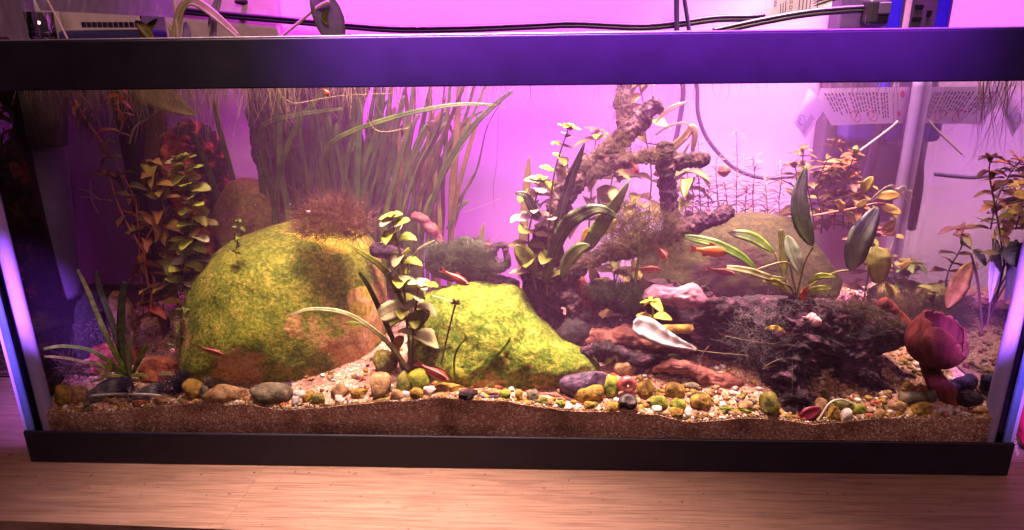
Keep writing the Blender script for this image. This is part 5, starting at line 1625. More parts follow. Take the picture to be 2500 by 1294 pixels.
# loose threads of root and leaf debris
th = []
for k, (path, Y, rr) in enumerate((
    ([(1217, 215), (1216, 320), (1212, 400), (1204, 460), (1208, 508)], 0.06, 0.7), ([(1130, 520), (1200, 495), (1255, 468)], 0.13, 0.6),
    ([(690, 235), (720, 252), (790, 240), (850, 232), (960, 228)], 0.05, 0.9), ([(895, 270), (905, 305), (935, 322), (1000, 312)], 0.045, 0.9),
    ([(1660, 850), (1740, 860), (1830, 868)], 0.04, 0.8), ([(1700, 905), (1712, 870), (1730, 845)], 0.04, 0.9), ([(1866, 895), (1900, 878), (1940, 872), (1965, 870)], 0.036, 0.9),
    ([(1862, 900), (1910, 888), (1955, 878)], 0.036, 0.8), ([(195, 230), (225, 260), (245, 310), (258, 340), (248, 355)], 0.06, 1.3), ([(360, 290), (400, 260), (440, 230)], 0.06, 1.0),
    ([(1770, 820), (1850, 835), (1900, 840)], 0.042, 0.7), ([(190, 460), (220, 470), (245, 490)], 0.07, 0.8), ([(195, 480), (240, 485), (275, 490)], 0.07, 0.8), ([(220, 440), (225, 490), (242, 522)], 0.07, 0.8),
    ([(390, 335), (430, 310), (470, 302)], 0.12, 2.2), ([(316, 350), (330, 310), (360, 290)], 0.13, 2.4))):
    V, F = px_tube(path, Y, rr, n=18, seg=5)
    th.append((V, F))
V, F = merge(th)
tag(mk('root_threads', V, F, MT['root_hair']), 'single pale root threads drifting in the water', 'roots', kind='stuff')
# specks drifting in the water
r = random.Random(77)
V, F = [], []
for k in range(1500):
    u, v, Y = r.uniform(30, 2480), r.uniform(230, 960), r.uniform(0.012, 0.12)
    c = P(u, v, Y)
    if abs(c.x) > IX - 0.004 or c.z < sand_z(c.x, Y) + 0.004: continue
    s = r.choice((0.0001, 0.00013, 0.00018)) * r.uniform(0.8, 1.4)
    if r.random() < 0.015: s *= 3
    n = len(V)
    V += [c + Vector(q) * s for q in ((1, 0, 0), (-1, 0, 0), (0, 1, 0), (0, -1, 0), (0, 0, 1), (0, 0, -1))]
    F += [tuple(i + n for i in f) for f in ((0, 2, 4), (2, 1, 4), (1, 3, 4), (3, 0, 4), (2, 0, 5), (1, 2, 5), (3, 1, 5), (0, 3, 5))]
tag(mk('floating_specks', V, F, MT['white']), 'tiny pale specks drifting in the water', 'specks', kind='stuff')
# ------------------------------------------------------------------ fish
MT['fish_red'] = mat('fish_red', [(0.3, (0.26, 0.03, 0.03)), (0.6, (0.40, 0.06, 0.05)), (0.8, (0.55, 0.13, 0.09))], scale=300, rough=0.35, bump=0.3, bscale=900, bdist=0.0004)
MT['fish_orange'] = mat('fish_orange', [(0.3, (0.62, 0.12, 0.04)), (0.6, (0.80, 0.20, 0.07)), (0.8, (0.9, 0.32, 0.12))], scale=300, rough=0.35, bump=0.3, bscale=900, bdist=0.0004)
MT['fish_belly'] = mat('fish_belly', [(0.3, (0.36, 0.10, 0.10)), (0.7, (0.52, 0.20, 0.19))], scale=300, rough=0.35, bump=0.3, bscale=900, bdist=0.0004)
MT['fish_stripe'] = plain('fish_stripe', (0.10, 0.015, 0.02), 0.4)
MT['fish_line'] = plain('fish_line', (0.85, 0.42, 0.36), 0.35)
MT['fin'] = mat('fish_fin', [(0.3, (0.45, 0.10, 0.08)), (0.7, (0.65, 0.25, 0.2))], scale=200, rough=0.4, bump=0, transl=0.5)
MT['eye_black'] = plain('eye_black', (0.01, 0.01, 0.012), 0.1)
MT['eye_ring'] = plain('eye_ring', (0.6, 0.3, 0.2), 0.3)
FP = [(0.0, 0.06), (0.05, 0.30), (0.12, 0.56), (0.22, 0.82), (0.34, 0.97), (0.45, 1.0), (0.58, 0.88), (0.70, 0.66), (0.80, 0.46), (0.90, 0.34), (1.0, 0.32)]


def sphere(c, r_, nu=10, nv=7, sc=(1, 1, 1)):
    V, F = [], []
    for i in range(nv + 1):
        a = math.pi * i / nv
        for k in range(nu):
            b_ = 2 * math.pi * k / nu
            V.append(Vector(c) + Vector((math.sin(a) * math.cos(b_) * sc[0], math.sin(a) * math.sin(b_) * sc[1], math.cos(a) * sc[2])) * r_)
    for i in range(nv):
        for k in range(nu):
            k2 = (k + 1) % nu
            F.append((i * nu + k, (i + 1) * nu + k, (i + 1) * nu + k2, i * nu + k2))
    return V, F


def plate(outline, nrm, th):
    """thin solid fin from a 3-D outline"""
    n_ = Vector(nrm).normalized() * th / 2
    k = len(outline)
    V = [Vector(p) + n_ for p in outline] + [Vector(p) - n_ for p in outline]
    F = [tuple(range(k)), tuple(reversed(range(k, 2 * k)))] + [(i, i + k, (i + 1) % k + k, (i + 1) % k) for i in range(k)]
    return V, F


def fish(nose, tail, h, label, body='fish_red', belly='fish_belly', line=True, fins=0.8):
    """nose and tail: (u, v, Y) of the snout and the root of the tail fin; h: body height in pixels"""
    A, B = P(*nose), P(*tail)
    ax = (B - A)
    L = ax.length
    ax.normalize()
    up = Vector((0, 0, 1)) - ax * ax.z
    up.normalize()
    sd_ = ax.cross(up)
    hh = h * 0.86 * pxm(A) / 2
    root = empty('fish', (A + B) / 2, label, 'fish', 'small red fish swimming in the tank')
    NR, NSG = 26, 20
    V, F, MI = [], [], []
    ts = [i / (NR - 1) for i in range(NR)]
    for t_ in ts:
        pr = float(np.interp(t_, [q[0] for q in FP], [q[1] for q in FP]))
        c = A + ax * L * t_ - up * hh * 0.06 * math.sin(math.pi * t_)
        for k in range(NSG):
            a = 2 * math.pi * k / NSG
            V.append(c + up * math.cos(a) * hh * pr + sd_ * math.sin(a) * hh * pr * 0.46)
    for i in range(NR - 1):
        for k in range(NSG):
            k2 = (k + 1) % NSG
            F.append((i * NSG + k, i * NSG + k2, (i + 1) * NSG + k2, (i + 1) * NSG + k))
            s_ = min(k, NSG - 1 - k)
            MI.append(0 if s_ < 2 else (3 if (s_ == 2 and line) else (2 if (s_ == 3 and line) else (0 if s_ < 6 else 1))))
    n = len(V)
    V += [A - ax * hh * 0.03, B]
    for k in range(NSG):
        k2 = (k + 1) % NSG
        F.append((n, k2, k)); MI.append(0)
        F.append((n + 1, (NR - 1) * NSG + k, (NR - 1) * NSG + k2)); MI.append(0)
    o = mk('body', V, F, [MT[body], MT[belly], MT['fish_stripe'], MT['fish_line']], root)
    o.data.polygons.foreach_set('material_index', MI)
    q = hh * fins
    Vt, Ft = plate([B - ax * hh * 0.1 + up * hh * 0.28, B + ax * q * 1.0 + up * q * 0.75, B + ax * q * 1.7 + up * q * 0.95, B + ax * q * 1.1 + up * q * 0.2, B + ax * q * 0.95, B + ax * q * 1.1 - up * q * 0.2,
                    B + ax * q * 1.7 - up * q * 0.95, B + ax * q * 1.0 - up * q * 0.75, B - ax * hh * 0.1 - up * hh * 0.28], sd_, hh * 0.05)
    mk('tail_fin', Vt, Ft, MT['fin'], root, smooth=False)
    d0 = A + ax * L * 0.42 + up * hh * 0.9
    mk('dorsal_fin', *plate([d0, d0 + ax * L * 0.08 + up * q * 0.55, d0 + ax * L * 0.22 + up * q * 0.5, d0 + ax * L * 0.24 - up * hh * 0.25], sd_, hh * 0.04), MT['fin'], root, smooth=False)
    d0 = A + ax * L * 0.62 - up * hh * 0.72
    mk('anal_fin', *plate([d0, d0 + ax * L * 0.07 - up * q * 0.5, d0 + ax * L * 0.17 - up * q * 0.35, d0 + ax * L * 0.2 + up * hh * 0.25], sd_, hh * 0.04), MT['fin'], root, smooth=False)
    for s_ in (-1, 1):
        d0 = A + ax * L * 0.30 - up * hh * 0.45 + sd_ * s_ * hh * 0.34
        mk('side_fin', *plate([d0, d0 + ax * L * 0.13 - up * q * 0.28 + sd_ * s_ * hh * 0.2, d0 + ax * L * 0.12 - up * q * 0.02 + sd_ * s_ * hh * 0.2], sd_, hh * 0.03), MT['fin'], root, smooth=False)
        e = A + ax * L * 0.095 + up * hh * 0.10 + sd_ * s_ * hh * 0.18
        ev = mk('eye', *sphere(e, hh * 0.15), MT['eye_ring'], root)
        mk('pupil', *sphere(e + sd_ * s_ * hh * 0.05, hh * 0.115), MT['eye_black'], ev)
    return root


fish((1780, 617, 0.066), (1700, 609, 0.066), 34, 'bright orange red fish under the long green leaf', 'fish_orange', 'fish_orange', line=False)
fish((546, 866, 0.024), (492, 849, 0.026), 20, 'dark red fish swimming before the largest boulder')
fish((1146, 696, 0.052), (1088, 664, 0.054), 26, 'red striped fish above the sloping boulder')
fish((1098, 930, 0.022), (1030, 893, 0.024), 34, 'pink striped fish near the gravel at the foot of the bacopa')
fish((1616, 657, 0.075), (1552, 657, 0.077), 26, 'dim red striped fish below the low limb')
fish((1630, 634, 0.070), (1606, 604, 0.078), 30, 'pale red fish pointing down below the brown stringy moss')
fish((1560, 424, 0.085), (1545, 400, 0.09), 18, 'small red fish high beside the forked branch', line=False)
fish((1795, 668, 0.088), (1735, 657, 0.09), 22, 'dusky fish in front of the broad dark stone', 'fish_red', 'fish_red')
fish((1205, 606, 0.112), (1172, 596, 0.112), 22, 'red fish half hidden by the gnarled root wood', 'fish_red', 'fish_red', line=False, fins=1.5)
fish((806, 236, 0.03), (790, 218, 0.03), 16, 'dark red fish head poking down under the black trim', line=False)

# ------------------------------------------------------------------ snails
MT['shell_pink'] = mat('shell_pink', [(0.3, (0.66, 0.26, 0.34)), (0.7, (0.86, 0.48, 0.55))], scale=40, rough=0.25, bump=0.1, spec=0.6)
MT['shell_red'] = mat('shell_red', [(0.3, (0.16, 0.02, 0.035)), (0.5, (0.38, 0.08, 0.09)), (0.7, (0.62, 0.28, 0.24))], scale=120, rough=0.3, bump=0.2, spec=0.6)
MT['shell_dark'] = mat('shell_dark', [(0.35, (0.012, 0.008, 0.012)), (0.6, (0.05, 0.025, 0.035)), (0.75, (0.14, 0.07, 0.08))], scale=400, rough=0.5, bump=0.6, bscale=500, bdist=0.001)
MT['snail_foot'] = plain('snail_foot', (0.42, 0.22, 0.18), 0.4)


def ramshorn(u, v, Y, rpx, mt_, label, face=(0, -1, 0.15), foot=True):
    C = P(u, v, Y)
    s = rpx * pxm(C)
    root = empty('snail', C, label, 'snail', 'snails in the tank')
    n_ = Vector(face).normalized()
    x = Vector((1, 0, 0)); x = (x - n_ * x.dot(n_)).normalized()
    y = n_.cross(x)
    pts, rad = [], []
    for i in range(60):
        t_ = i / 59
        a = t_ * 2.6 * 2 * math.pi
        R = s * (0.12 + 0.52 * t_ ** 1.2)
        pts.append(C + x * math.cos(a) * R + y * math.sin(a) * R - n_ * s * 0.10 * t_)
        rad.append(s * (0.07 + 0.34 * t_ ** 1.3))
    V, F = tube(pts, rad, seg=14, resample=False, rough=0.05, rscale=300)
    mk('shell', V, F, mt_, root)
    if foot:
        V, F = sphere(C - Vector((0, 0, s * 0.85)), s * 0.6, 12, 8, (1.3, 0.6, 0.35))
        mk('foot', V, F, MT['snail_foot'], root)
    return root


ramshorn(1534, 942, S(1534, 965).y - 0.003, 27, MT['shell_red'], 'ring shaped red and pink snail shell on the gravel')
ramshorn(1536, 981, S(1536, 1000).y - 0.002, 26, MT['shell_dark'], 'dark crusty round snail below the ring shaped one', face=(0.1, -0.5, 0.85))
# pointed shells: whorls along a tapering spiral


def spire_snail(u, v, Y, lpx, dirv, mt_, label, foot=True):
    C = P(u, v, Y)
    s = lpx * pxm(C)
    root = empty('snail', C, label, 'snail', 'snails in the tank')
    d = Vector(dirv).normalized()
    x = d.orthogonal().normalized(); y = d.cross(x)
    pts, rad = [], []
    for i in range(70):
        t_ = i / 69
        a = t_ * 3.2 * 2 * math.pi
        g = (t_ ** 1.6)
        pts.append(C + d * s * (0.55 - 0.75 * t_) + (x * math.cos(a) + y * math.sin(a)) * s * 0.16 * g)
        rad.append(s * (0.03 + 0.28 * g))
    V, F = tube(pts, rad, seg=14, resample=False)
    mk('shell', V, F, mt_, root)
    if foot:
        V, F = sphere(C - d * s * 0.3 - Vector((0, 0, s * 0.28)), s * 0.26, 12, 8, (1.5, 0.7, 0.5))
        mk('foot', V, F, MT['snail_foot'], root)
    return root


spire_snail(1982, 778, 0.045, 50, (-0.9, -0.2, 0.25), MT['shell_pink'], 'shiny pink snail on the violet moss of the log')
spire_snail(2306, 1009, S(2306, 1016).y - 0.001, 22, (-0.6, -0.3, 0.6), MT['shell_red'], 'small reddish snail on the gravel by the seed pod stem')
spire_snail(752, 517, 0.062, 12, (-0.5, -0.2, 0.6), MT['shell_pink'], 'tiny pink snail in the red moss on the largest boulder')
ramshorn(421, 857, 0.03, 7, MT['shell_pink'], 'tiny pale ring snail at the edge of the largest boulder', foot=False)
# ------------------------------------------------------------------ filter and things on the back rim
MT['pipe'] = mat('clouded_pipe', [(0.3, (0.07, 0.05, 0.12)), (0.7, (0.12, 0.09, 0.18))], scale=60, rough=0.5, bump=0.3, bscale=300)
MT['sponge'] = mat('filter_sponge', [(0.35, (0.008, 0.006, 0.010)), (0.6, (0.03, 0.022, 0.03)), (0.75, (0.10, 0.07, 0.09))], scale=500, rough=0.9, bump=1.0, bscale=700, bdist=0.003)
MT['smoke'] = glass_mat('clear_plastic', mirror=0.10, tint=(0.62, 0.55, 0.78))
MT['lid'] = mat('scuffed_lid', [(0.3, (0.14, 0.11, 0.19)), (0.6, (0.20, 0.16, 0.26)), (0.72, (0.34, 0.28, 0.40))], scale=220, rough=0.35, bump=0.15, stretch=(1, 0.2, 0.2))
MT['blue_tray'] = plain('filter_tray', (0.05, 0.05, 0.16), 0.25)

hf_ = empty('hang_on_filter', P(200, 300, 0.225), 'black filter box hanging on the back rim with purple lid', 'filter')
z_lo, z_hi = 0.045, 0.318
a, b_ = P(-60, 300, 0.225), P(335, 300, 0.225)
V, F = box((a.x, 0.214, z_lo), (b_.x, 0.285, z_hi))
bevel(mk('housing', V, F, MT['black_matte'], hf_, smooth=False), 0.006, 3)
# raised lid over the box
q0, q1, q2, q3 = P(70, -30, 0.215), P(405, -30, 0.215), P(432, 46, 0.200), P(100, 28, 0.200)
th = Vector((0, 0.004, 0.006))
V = [q0, q1, q2, q3, q0 + th, q1 + th, q2 + th, q3 + th]
F = [(0, 1, 2, 3), (7, 6, 5, 4), (0, 4, 5, 1), (1, 5, 6, 2), (2, 6, 7, 3), (3, 7, 4, 0)]
bevel(mk('lid', V, F, MT['lid'], hf_, smooth=False), 0.0012, 2)
V, F = box((P(-40, 60, 0.195).x, 0.196, 0.300), (P(66, 60, 0.195).x, 0.212, 0.420))
bevel(mk('motor_block', V, F, MT['lid'], hf_, smooth=False), 0.003, 3)
V, F = box((P(135, 60, 0.215).x, 0.214, 0.305), (P(345, 60, 0.215).x, 0.262, 0.336))
bevel(mk('tray', V, F, MT['blue_tray'], hf_, smooth=False), 0.004, 3)
V, F = box((P(345, 60, 0.214).x, 0.2135, 0.318), (P(402, 60, 0.214).x, 0.216, 0.352))
mk('window', V, F, MT['smoke'], hf_, smooth=False)
# ribbed grille row on the tray
for k in range(11):
    c = P(205 + k * 13, 58, 0.2125)
    V, F = box((c.x - 0.0014, 0.2105, c.z - 0.0035), (c.x + 0.0014, 0.2138, c.z + 0.0015))
    mk('grille_rib', V, F, MT['dark_plastic'], hf_, smooth=False)
# intake pipes with sponge
ip = empty('intake_pipe', P(165, 760, 0.075), 'thick grey violet filter pipe standing in the dark corner', 'pipe')
V, F = tube([P(150, 720, 0.078), P(128, 520, 0.080), P(108, 340, 0.082)], [0.0150, 0.0150, 0.0150], n=20, seg=28)
mk('tube', V, F, MT['pipe'], ip)
V, F = tube([P(108, 352, 0.082), P(98, 270, 0.083), P(90, 190, 0.084)], [0.0172, 0.0172, 0.0172], n=14, seg=28)
mk('collar', V, F, mat('algae_collar', [(0.35, (0.02, 0.016, 0.02)), (0.55, (0.06, 0.05, 0.03)), (0.7, (0.14, 0.12, 0.05))], scale=60, rough=0.8, bump=0.4), ip)
ip2 = empty('intake_pipe', P(70, 760, 0.10), 'thin dim filter pipe beside the thick one', 'pipe')
V, F = tube([P(95, 740, 0.11), P(70, 520, 0.112), P(48, 240, 0.114)], [0.008] * 3, n=20, seg=20)
mk('tube', V, F, MT['pipe'], ip2)
V, F = inflate([(55, 850), (50, 760), (62, 718), (110, 704), (190, 700), (235, 716), (248, 770), (245, 850), (200, 885), (100, 885)], 0.080, 0.020, 0.022, rings=34, seg=110, amp=0.0016, scale=200, octaves=4, power=0.6)
tag(mk('filter_sponge', V, F, MT['sponge']), 'black coarse sponge block at the foot of the filter pipe', 'sponge')
# glass jar on the rim
jar = empty('glass_cup', P(100, 92, 0.17), 'small clear cup on the rim beside the filter lid', 'cup')
c = P(100, 62, 0.17); s = pxm(c)
V, F = [], []
prof = [(0.0, -32), (27, -32), (29, -28), (31, 30), (29, 30), (27, -26), (0.0, -27)]
for rr, hh in prof:
    for k in range(28):
        a_ = 2 * math.pi * k / 28
        V.append(c + Vector((math.cos(a_) * rr * s, math.sin(a_) * rr * s, hh * s)))
for i in range(len(prof) - 1):
    for k in range(28):
        k2 = (k + 1) % 28
        F.append((i * 28 + k, i * 28 + k2, (i + 1) * 28 + k2, (i + 1) * 28 + k))
mk('wall', V, F, glass_mat('cup_glass', mirror=0.22, tint=(0.8, 0.74, 0.88)), jar)
V, F = px_tube([(165, 95), (140, 45), (110, -10)], [0.16, 0.165, 0.17], 2.4, n=12, seg=8)
tag(mk('thin_rod', V, F, MT['stem_pale']), 'thin pale rod leaning behind the clear cup', 'rod')

# house plant leaves above the rim
leafmat('pothos', (0.34, 0.40, 0.16), (0.52, 0.56, 0.30), (0.74, 0.74, 0.56), transl=0.3, scale=40)
leafmat('pothos_blue', (0.26, 0.27, 0.36), (0.38, 0.38, 0.48), (0.52, 0.52, 0.62), transl=0.3, scale=40)
hp = empty('house_plant', P(440, 110, 0.20), 'pale striped house plant growing out of the filter', 'plant')
for path, w_, sh, mm, Y in (
    ([(428, 110), (434, 60), (446, 20), (470, 4), (505, 22), (545, 55), (585, 92)], 24, 'strap', 'pothos', [0.2, 0.2, 0.195, 0.19, 0.186, 0.184, 0.182]),
    ([(425, 110), (420, 75), (405, 50)], 14, 'blade', 'pothos', [0.2] * 3),
    ([(520, 110), (520, 60), (528, 20), (540, -20)], 22, 'strap', 'pothos_blue', [0.2] * 4),
    ([(455, 110), (458, 80), (452, 52)], 20, 'blade', 'pothos_blue', [0.205] * 3),
    ([(508, 110), (508, 80), (520, 48)], 8, 'blade', 'pothos', [0.195] * 3),
    ([(380, 110), (355, 75), (330, 50)], 24, 'oval', 'olive', [0.21] * 3),
    ([(345, 110), (360, 75), (385, 45)], 20, 'oval', 'olive', [0.212] * 3),
):
    leafy(hp, path, Y, w_, sh, mm, n=22, cup=0.3)
petiole(hp, [(436, 110), (430, 40), (420, -30)], [0.2] * 3, 4.5, 'stem_pale', 'stem')
sl = empty('curled_leaf', P(800, 100, 0.205), 'folded bluish leaf leaning over the rim above the tall grass', 'plant')
leafy(sl, [(828, 130), (808, 70), (785, 10), (770, -40)], [0.205, 0.205, 0.2, 0.2], 74, 'oval', 'pothos_blue', n=20, cup=0.55, nrm=(0.5, -1, 0.1))
leafy(sl, [(800, 60), (790, 45), (800, 20)], [0.199] * 3, 14, 'blade', 'grass', cup=0.2)
petiole(sl, [(684, 92), (730, 55), (775, 18), (803, 4)], [0.195] * 4, [3.5, 4, 5], 'stem_pale')
fl = empty('floating_leaf', P(410, 240, 0.10), 'big pale yellow leaf dipping under the surface behind the trim', 'plant')
leafy(fl, [(330, 205), (385, 232), (430, 258), (480, 282)], [0.12, 0.115, 0.11, 0.11], 76, 'heart', 'anubias_yellow', n=20, cup=0.3)
petiole(fl, [(385, 205), (380, 300), (372, 420), (378, 480)], [0.14, 0.145, 0.15, 0.15], [22, 20, 16], 'stem_brown', 'stem')

# pale panel on the wall behind the house plant
a, b_ = P(430, 60, 0.299), P(690, 60, 0.299)
pn = empty('wall_panel', ((a.x + b_.x) / 2, 0.297, 0.2), 'beige panel on the wall behind the house plant', 'panel')
V, F = box((a.x - 0.12, 0.288, 0.02), (b_.x, 0.2995, 0.60))
bevel(mk('board', V, F, plain('beige_board', (0.62, 0.56, 0.52), 0.6), pn, smooth=False), 0.003, 2)
V, F = inflate([(572, 6), (590, 12), (612, 8), (600, -4), (580, -4)], 0.2868, 0.0016, 0.001, rings=6, seg=24)
mk('grip', V, F, MT['dark_plastic'], pn)

# cords ---------------------------------------------------------------
MT['cord'] = plain('black_cord', (0.022, 0.016, 0.032), 0.32)
MT['tubing'] = plain('dark_tubing', (0.05, 0.045, 0.09), 0.3)


def cord(label, path, Y, rpx, m_='cord', twin=False, name='electric_cable', n=40):
    V, F = px_tube(path, Y, rpx, n=n, seg=10)
    if twin:
        V2, F2 = px_tube([(u + 0.4 * rpx, v + rpx * 1.5) for u, v in path], Y, rpx, n=n, seg=10)
        V, F = merge([(V, F), (V2, F2)])
    return tag(mk(name, V, F, MT[m_]), label, 'cord')


cord('long black twin cord running along the wall above the rim', [(440, 22), (560, 34), (680, 44), (850, 60), (980, 68), (1150, 66), (1300, 60), (1400, 56), (1560, 62), (1660, 54), (1750, 42), (1860, 38), (1960, 14), (2060, -20)],
     [0.285, 0.285, 0.285, 0.285, 0.285, 0.285, 0.285, 0.285, 0.284, 0.28, 0.278, 0.276, 0.274, 0.272], 5.2, twin=True, n=90)
cord('black twin cord running from the trim to the plug', [(1740, 74), (1850, 50), (1960, 30), (2060, 20), (2135, 16)], [0.262, 0.26, 0.258, 0.256, 0.253], 5.5, twin=True)
cord('straight violet air tube hanging down the wall', [(1652, -40), (1652, 60), (1656, 150), (1668, 220), (1660, 290), (1648, 350), (1640, 420), (1630, 520)], 0.268, 6.5, 'tubing', name='air_tube')
cord('thin cord crossing beside the straight violet tube', [(1664, -40), (1676, 30), (1682, 75), (1690, 150), (1702, 215), (1704, 275), (1722, 330), (1755, 375), (1800, 415), (1860, 434), (1920, 432), (1970, 426)], 0.266, 5.2, 'tubing', n=70, name='air_tube')
cord('dark cable dropping from the power strip to the table', [(2150, 300), (2130, 380), (2110, 460), (2095, 560)], [0.225, 0.222, 0.22, 0.22], 11)
cord('dark cable looping towards the side of the tank', [(2200, 300), (2235, 330), (2290, 375), (2360, 415), (2420, 430)], [0.24, 0.24, 0.24, 0.24, 0.24], 7)
cord('steep dark cable beside the looping one', [(2210, 330), (2240, 400), (2270, 470), (2290, 540)], [0.24] * 4, 8)

# power strip ---------------------------------------------------------
ps_ = empty('power_strip', P(2190, 60, 0.27), 'black power strip standing on end behind the tank', 'power strip')
a, b_ = P(2052, 60, 0.262), P(2322, 60, 0.262)
V, F = box((a.x, 0.262, 0.17), (b_.x, 0.296, 0.46))
MT['strip'] = plain('strip_plastic', (0.075, 0.055, 0.11), 0.38)
bevel(mk('housing', V, F, MT['strip'], ps_, smooth=False), 0.004, 3)
mx_ = P(2208, 60, 0.262).x
V, F = box((mx_ - 0.0028, 0.2585, 0.18), (mx_ + 0.0028, 0.2618, 0.455))
bevel(mk('ridge', V, F, plain('strip_ridge', (0.55, 0.45, 0.5), 0.3), ps_, smooth=False), 0.001, 2)
for cu, du in ((2250, 0), (2250, 1)):
    for (ou, ov, wu, hv) in ((-6, 16, 20, 8), (-12, 46, 22, 8), (18, 32, 11, 12)):
        c = P(2250 + ou, ov - du * 130, 0.2615); k_ = pxm(c)
        V, F = box((c.x - wu * k_ / 2, 0.2603, c.z - hv * k_ / 2), (c.x + wu * k_ / 2, 0.2622, c.z + hv * k_ / 2))
        mk('socket_slot', V, F, MT['eye_black'], ps_, smooth=False)
for u0, u1 in ((2165, 2196), (2284, 2312)):
    p0, p1 = P(u0, 60, 0.2605), P(u1, 60, 0.2605)
    V, F = box((p0.x, 0.2600, 0.18), (p1.x, 0.2619, 0.45))
    mk('blue_film', V, F, plain('blue_film', (0.03, 0.02, 0.55), 0.2), ps_, smooth=False)
pl = empty('plug', P(2140, 30, 0.25), 'black plug pushed into the power strip', 'plug')
c = P(2140, 34, 0.25); k_ = pxm(c)
V, F = box((c.x - 30 * k_, 0.243, c.z - 28 * k_), (c.x + 26 * k_, 0.2600, c.z + 36 * k_))
bevel(mk('body', V, F, MT['dark_plastic'], pl, smooth=False), 0.004, 3)
V, F = box((c.x - 6 * k_, 0.2405, c.z - 2 * k_), (c.x + 22 * k_, 0.2428, c.z + 26 * k_))
bevel(mk('label_frame', V, F, MT['strip'], pl, smooth=False), 0.001, 2)
ad_ = empty('power_adapter', P(2130, 420, 0.24), 'blue violet power adapter hanging behind the tag', 'adapter')
V, F = box((P(2062, 300, 0.24).x, 0.228, P(2100, 345, 0.24).z), (P(2200, 300, 0.24).x, 0.2605, P(2100, 225, 0.24).z))
bevel(mk('body', V, F, plain('adapter_blue', (0.05, 0.03, 0.30), 0.3), ad_, smooth=False), 0.006, 3)
V, F = box((P(2090, 300, 0.24).x, 0.230, P(2100, 540, 0.24).z), (P(2205, 300, 0.24).x, 0.2615, P(2100, 352, 0.24).z))
bevel(mk('lower_body', V, F, MT['strip'], ad_, smooth=False), 0.006, 3)

# warning tags --------------------------------------------------------
MT['paper'] = mat('tag_paper', [(0.3, (0.74, 0.72, 0.70)), (0.7, (0.84, 0.82, 0.80))], scale=30, rough=0.4, bump=0.15, bscale=40, transl=0.25)
MT['ink'] = plain('tag_ink', (0.03, 0.025, 0.05), 0.6)
MT['ink_red'] = plain('tag_red', (0.70, 0.03, 0.08), 0.5)


class Sheet:
    """paper strip whose corners are pixels at given depths, bowed a little"""
    def __init__(s, c, Y, bow=0.004):
        s.c = [P(u, v, y) for (u, v), y in zip(c, Y)]
        s.bow = bow
        s.n = (s.c[1] - s.c[0]).cross(s.c[3] - s.c[0]).normalized()
        if s.n.y > 0: s.n = -s.n

    def at(s, x, y, off=0.0):
        a_, b2, c_, d_ = s.c
        p = (a_ * (1 - x) + b2 * x) * (1 - y) + (d_ * (1 - x) + c_ * x) * y
        w_ = math.sin(x * 5.2 + y * 1.3) * 0.6 + 0.4 * math.sin(y * 3 + x * 2)
        return p + s.n * (s.bow * w_ + off)

    def mesh(s, nx=24, ny=10, th=0.0004):
        V, F = [], []
        for k in (0, 1):
            for j in range(ny + 1):
                for i in range(nx + 1):
                    V.append(s.at(i / nx, j / ny, -k * th))
        m_ = (nx + 1) * (ny + 1)
        for k in (0, 1):
            for j in range(ny):
                for i in range(nx):
                    a_ = k * m_ + j * (nx + 1) + i
                    F.append((a_, a_ + 1, a_ + nx + 2, a_ + nx + 1))
        return V, F

    def poly(s, pts, off=0.0003):
        """flat print: polygon fan"""
        V = [s.at(x, y, off) for x, y in pts]
        return V, [tuple(range(len(pts)))]

    def text(s, string, x0, y0, h, vertical=False, aspect=2.2, off=0.00035):
        """lettering from a font curve laid on the paper; x, y, h in sheet shares"""
        cu = bpy.data.curves.new('lettering', 'FONT')
        cu.body = string
        cu.resolution_u = 2
        ob = bpy.data.objects.new('lettering', cu)
        link(ob)
        dg = bpy.context.evaluated_depsgraph_get()
        me = ob.evaluated_get(dg).to_mesh()
        V = []
        for v in me.vertices:
            if vertical: V.append(s.at(x0 + v.co.y * h / aspect, y0 + v.co.x * h, off))
            else: V.append(s.at(x0 + v.co.x * h / aspect, y0 - v.co.y * h, off))
        F = [tuple(p.vertices) for p in me.polygons]
        bpy.data.objects.remove(ob)
        return V, F


def ring_print(sh, cx, cy_, r_, asp, wd=0.14, slash=True):
    V, F = [], []
    n = 28
    for k in range(n):
        a_ = 2 * math.pi * k / n
        for q in (1, 1 - wd):
            V.append(sh.at(cx + math.cos(a_) * r_ * q / asp, cy_ + math.sin(a_) * r_ * q, 0.00035))
    for k in range(n):
        k2 = (k + 1) % n
        F.append((2 * k, 2 * k2, 2 * k2 + 1, 2 * k + 1))
    if slash:
        m_ = len(V)
        for dx, dy in ((-0.66, 0.74), (-0.74, 0.66), (0.66, -0.74), (0.74, -0.66)):
            V.append(sh.at(cx + dx * r_ / asp, cy_ + dy * r_, 0.00035))
        F.append((m_, m_ + 1, m_ + 2, m_ + 3))
    return V, F


tg_ = empty('warning_tag', P(2090, 216, 0.215), 'white paper warning tag with red symbols seen through the water', 'tag')
sh = Sheet([(1975, 216), (2222, 212), (2214, 300), (2030, 306)], [0.216, 0.212, 0.212, 0.214], 0.0016)
V, F = sh.mesh()
mk('sheet', V, F, MT['paper'], tg_)
r = random.Random(3)
parts = []
for k in range(15):      # columns of small print, too fine to read
    x = 0.12 + k * 0.036 + (0.03 if k > 5 else 0)
    y = 0.12 + 0.02 * r.random()
    end = r.uniform(0.5, 0.72)
    while y < end:
        L = r.uniform(0.05, 0.13)
        parts.append(sh.poly([(x, y), (x + 0.016, y), (x + 0.016, y + L), (x, y + L)]))
        y += L + 0.03
for k in range(3):
    x = 0.70 + k * 0.03
    y = 0.15
    while y < 0.86:
        L = r.uniform(0.05, 0.12)
        parts.append(sh.poly([(x, y), (x + 0.016, y), (x + 0.016, y + L), (x, y + L)]))
        y += L + 0.03
parts.append(sh.text('DANGER ELECTROCUTION', 0.872, 0.17, 0.062, vertical=True))
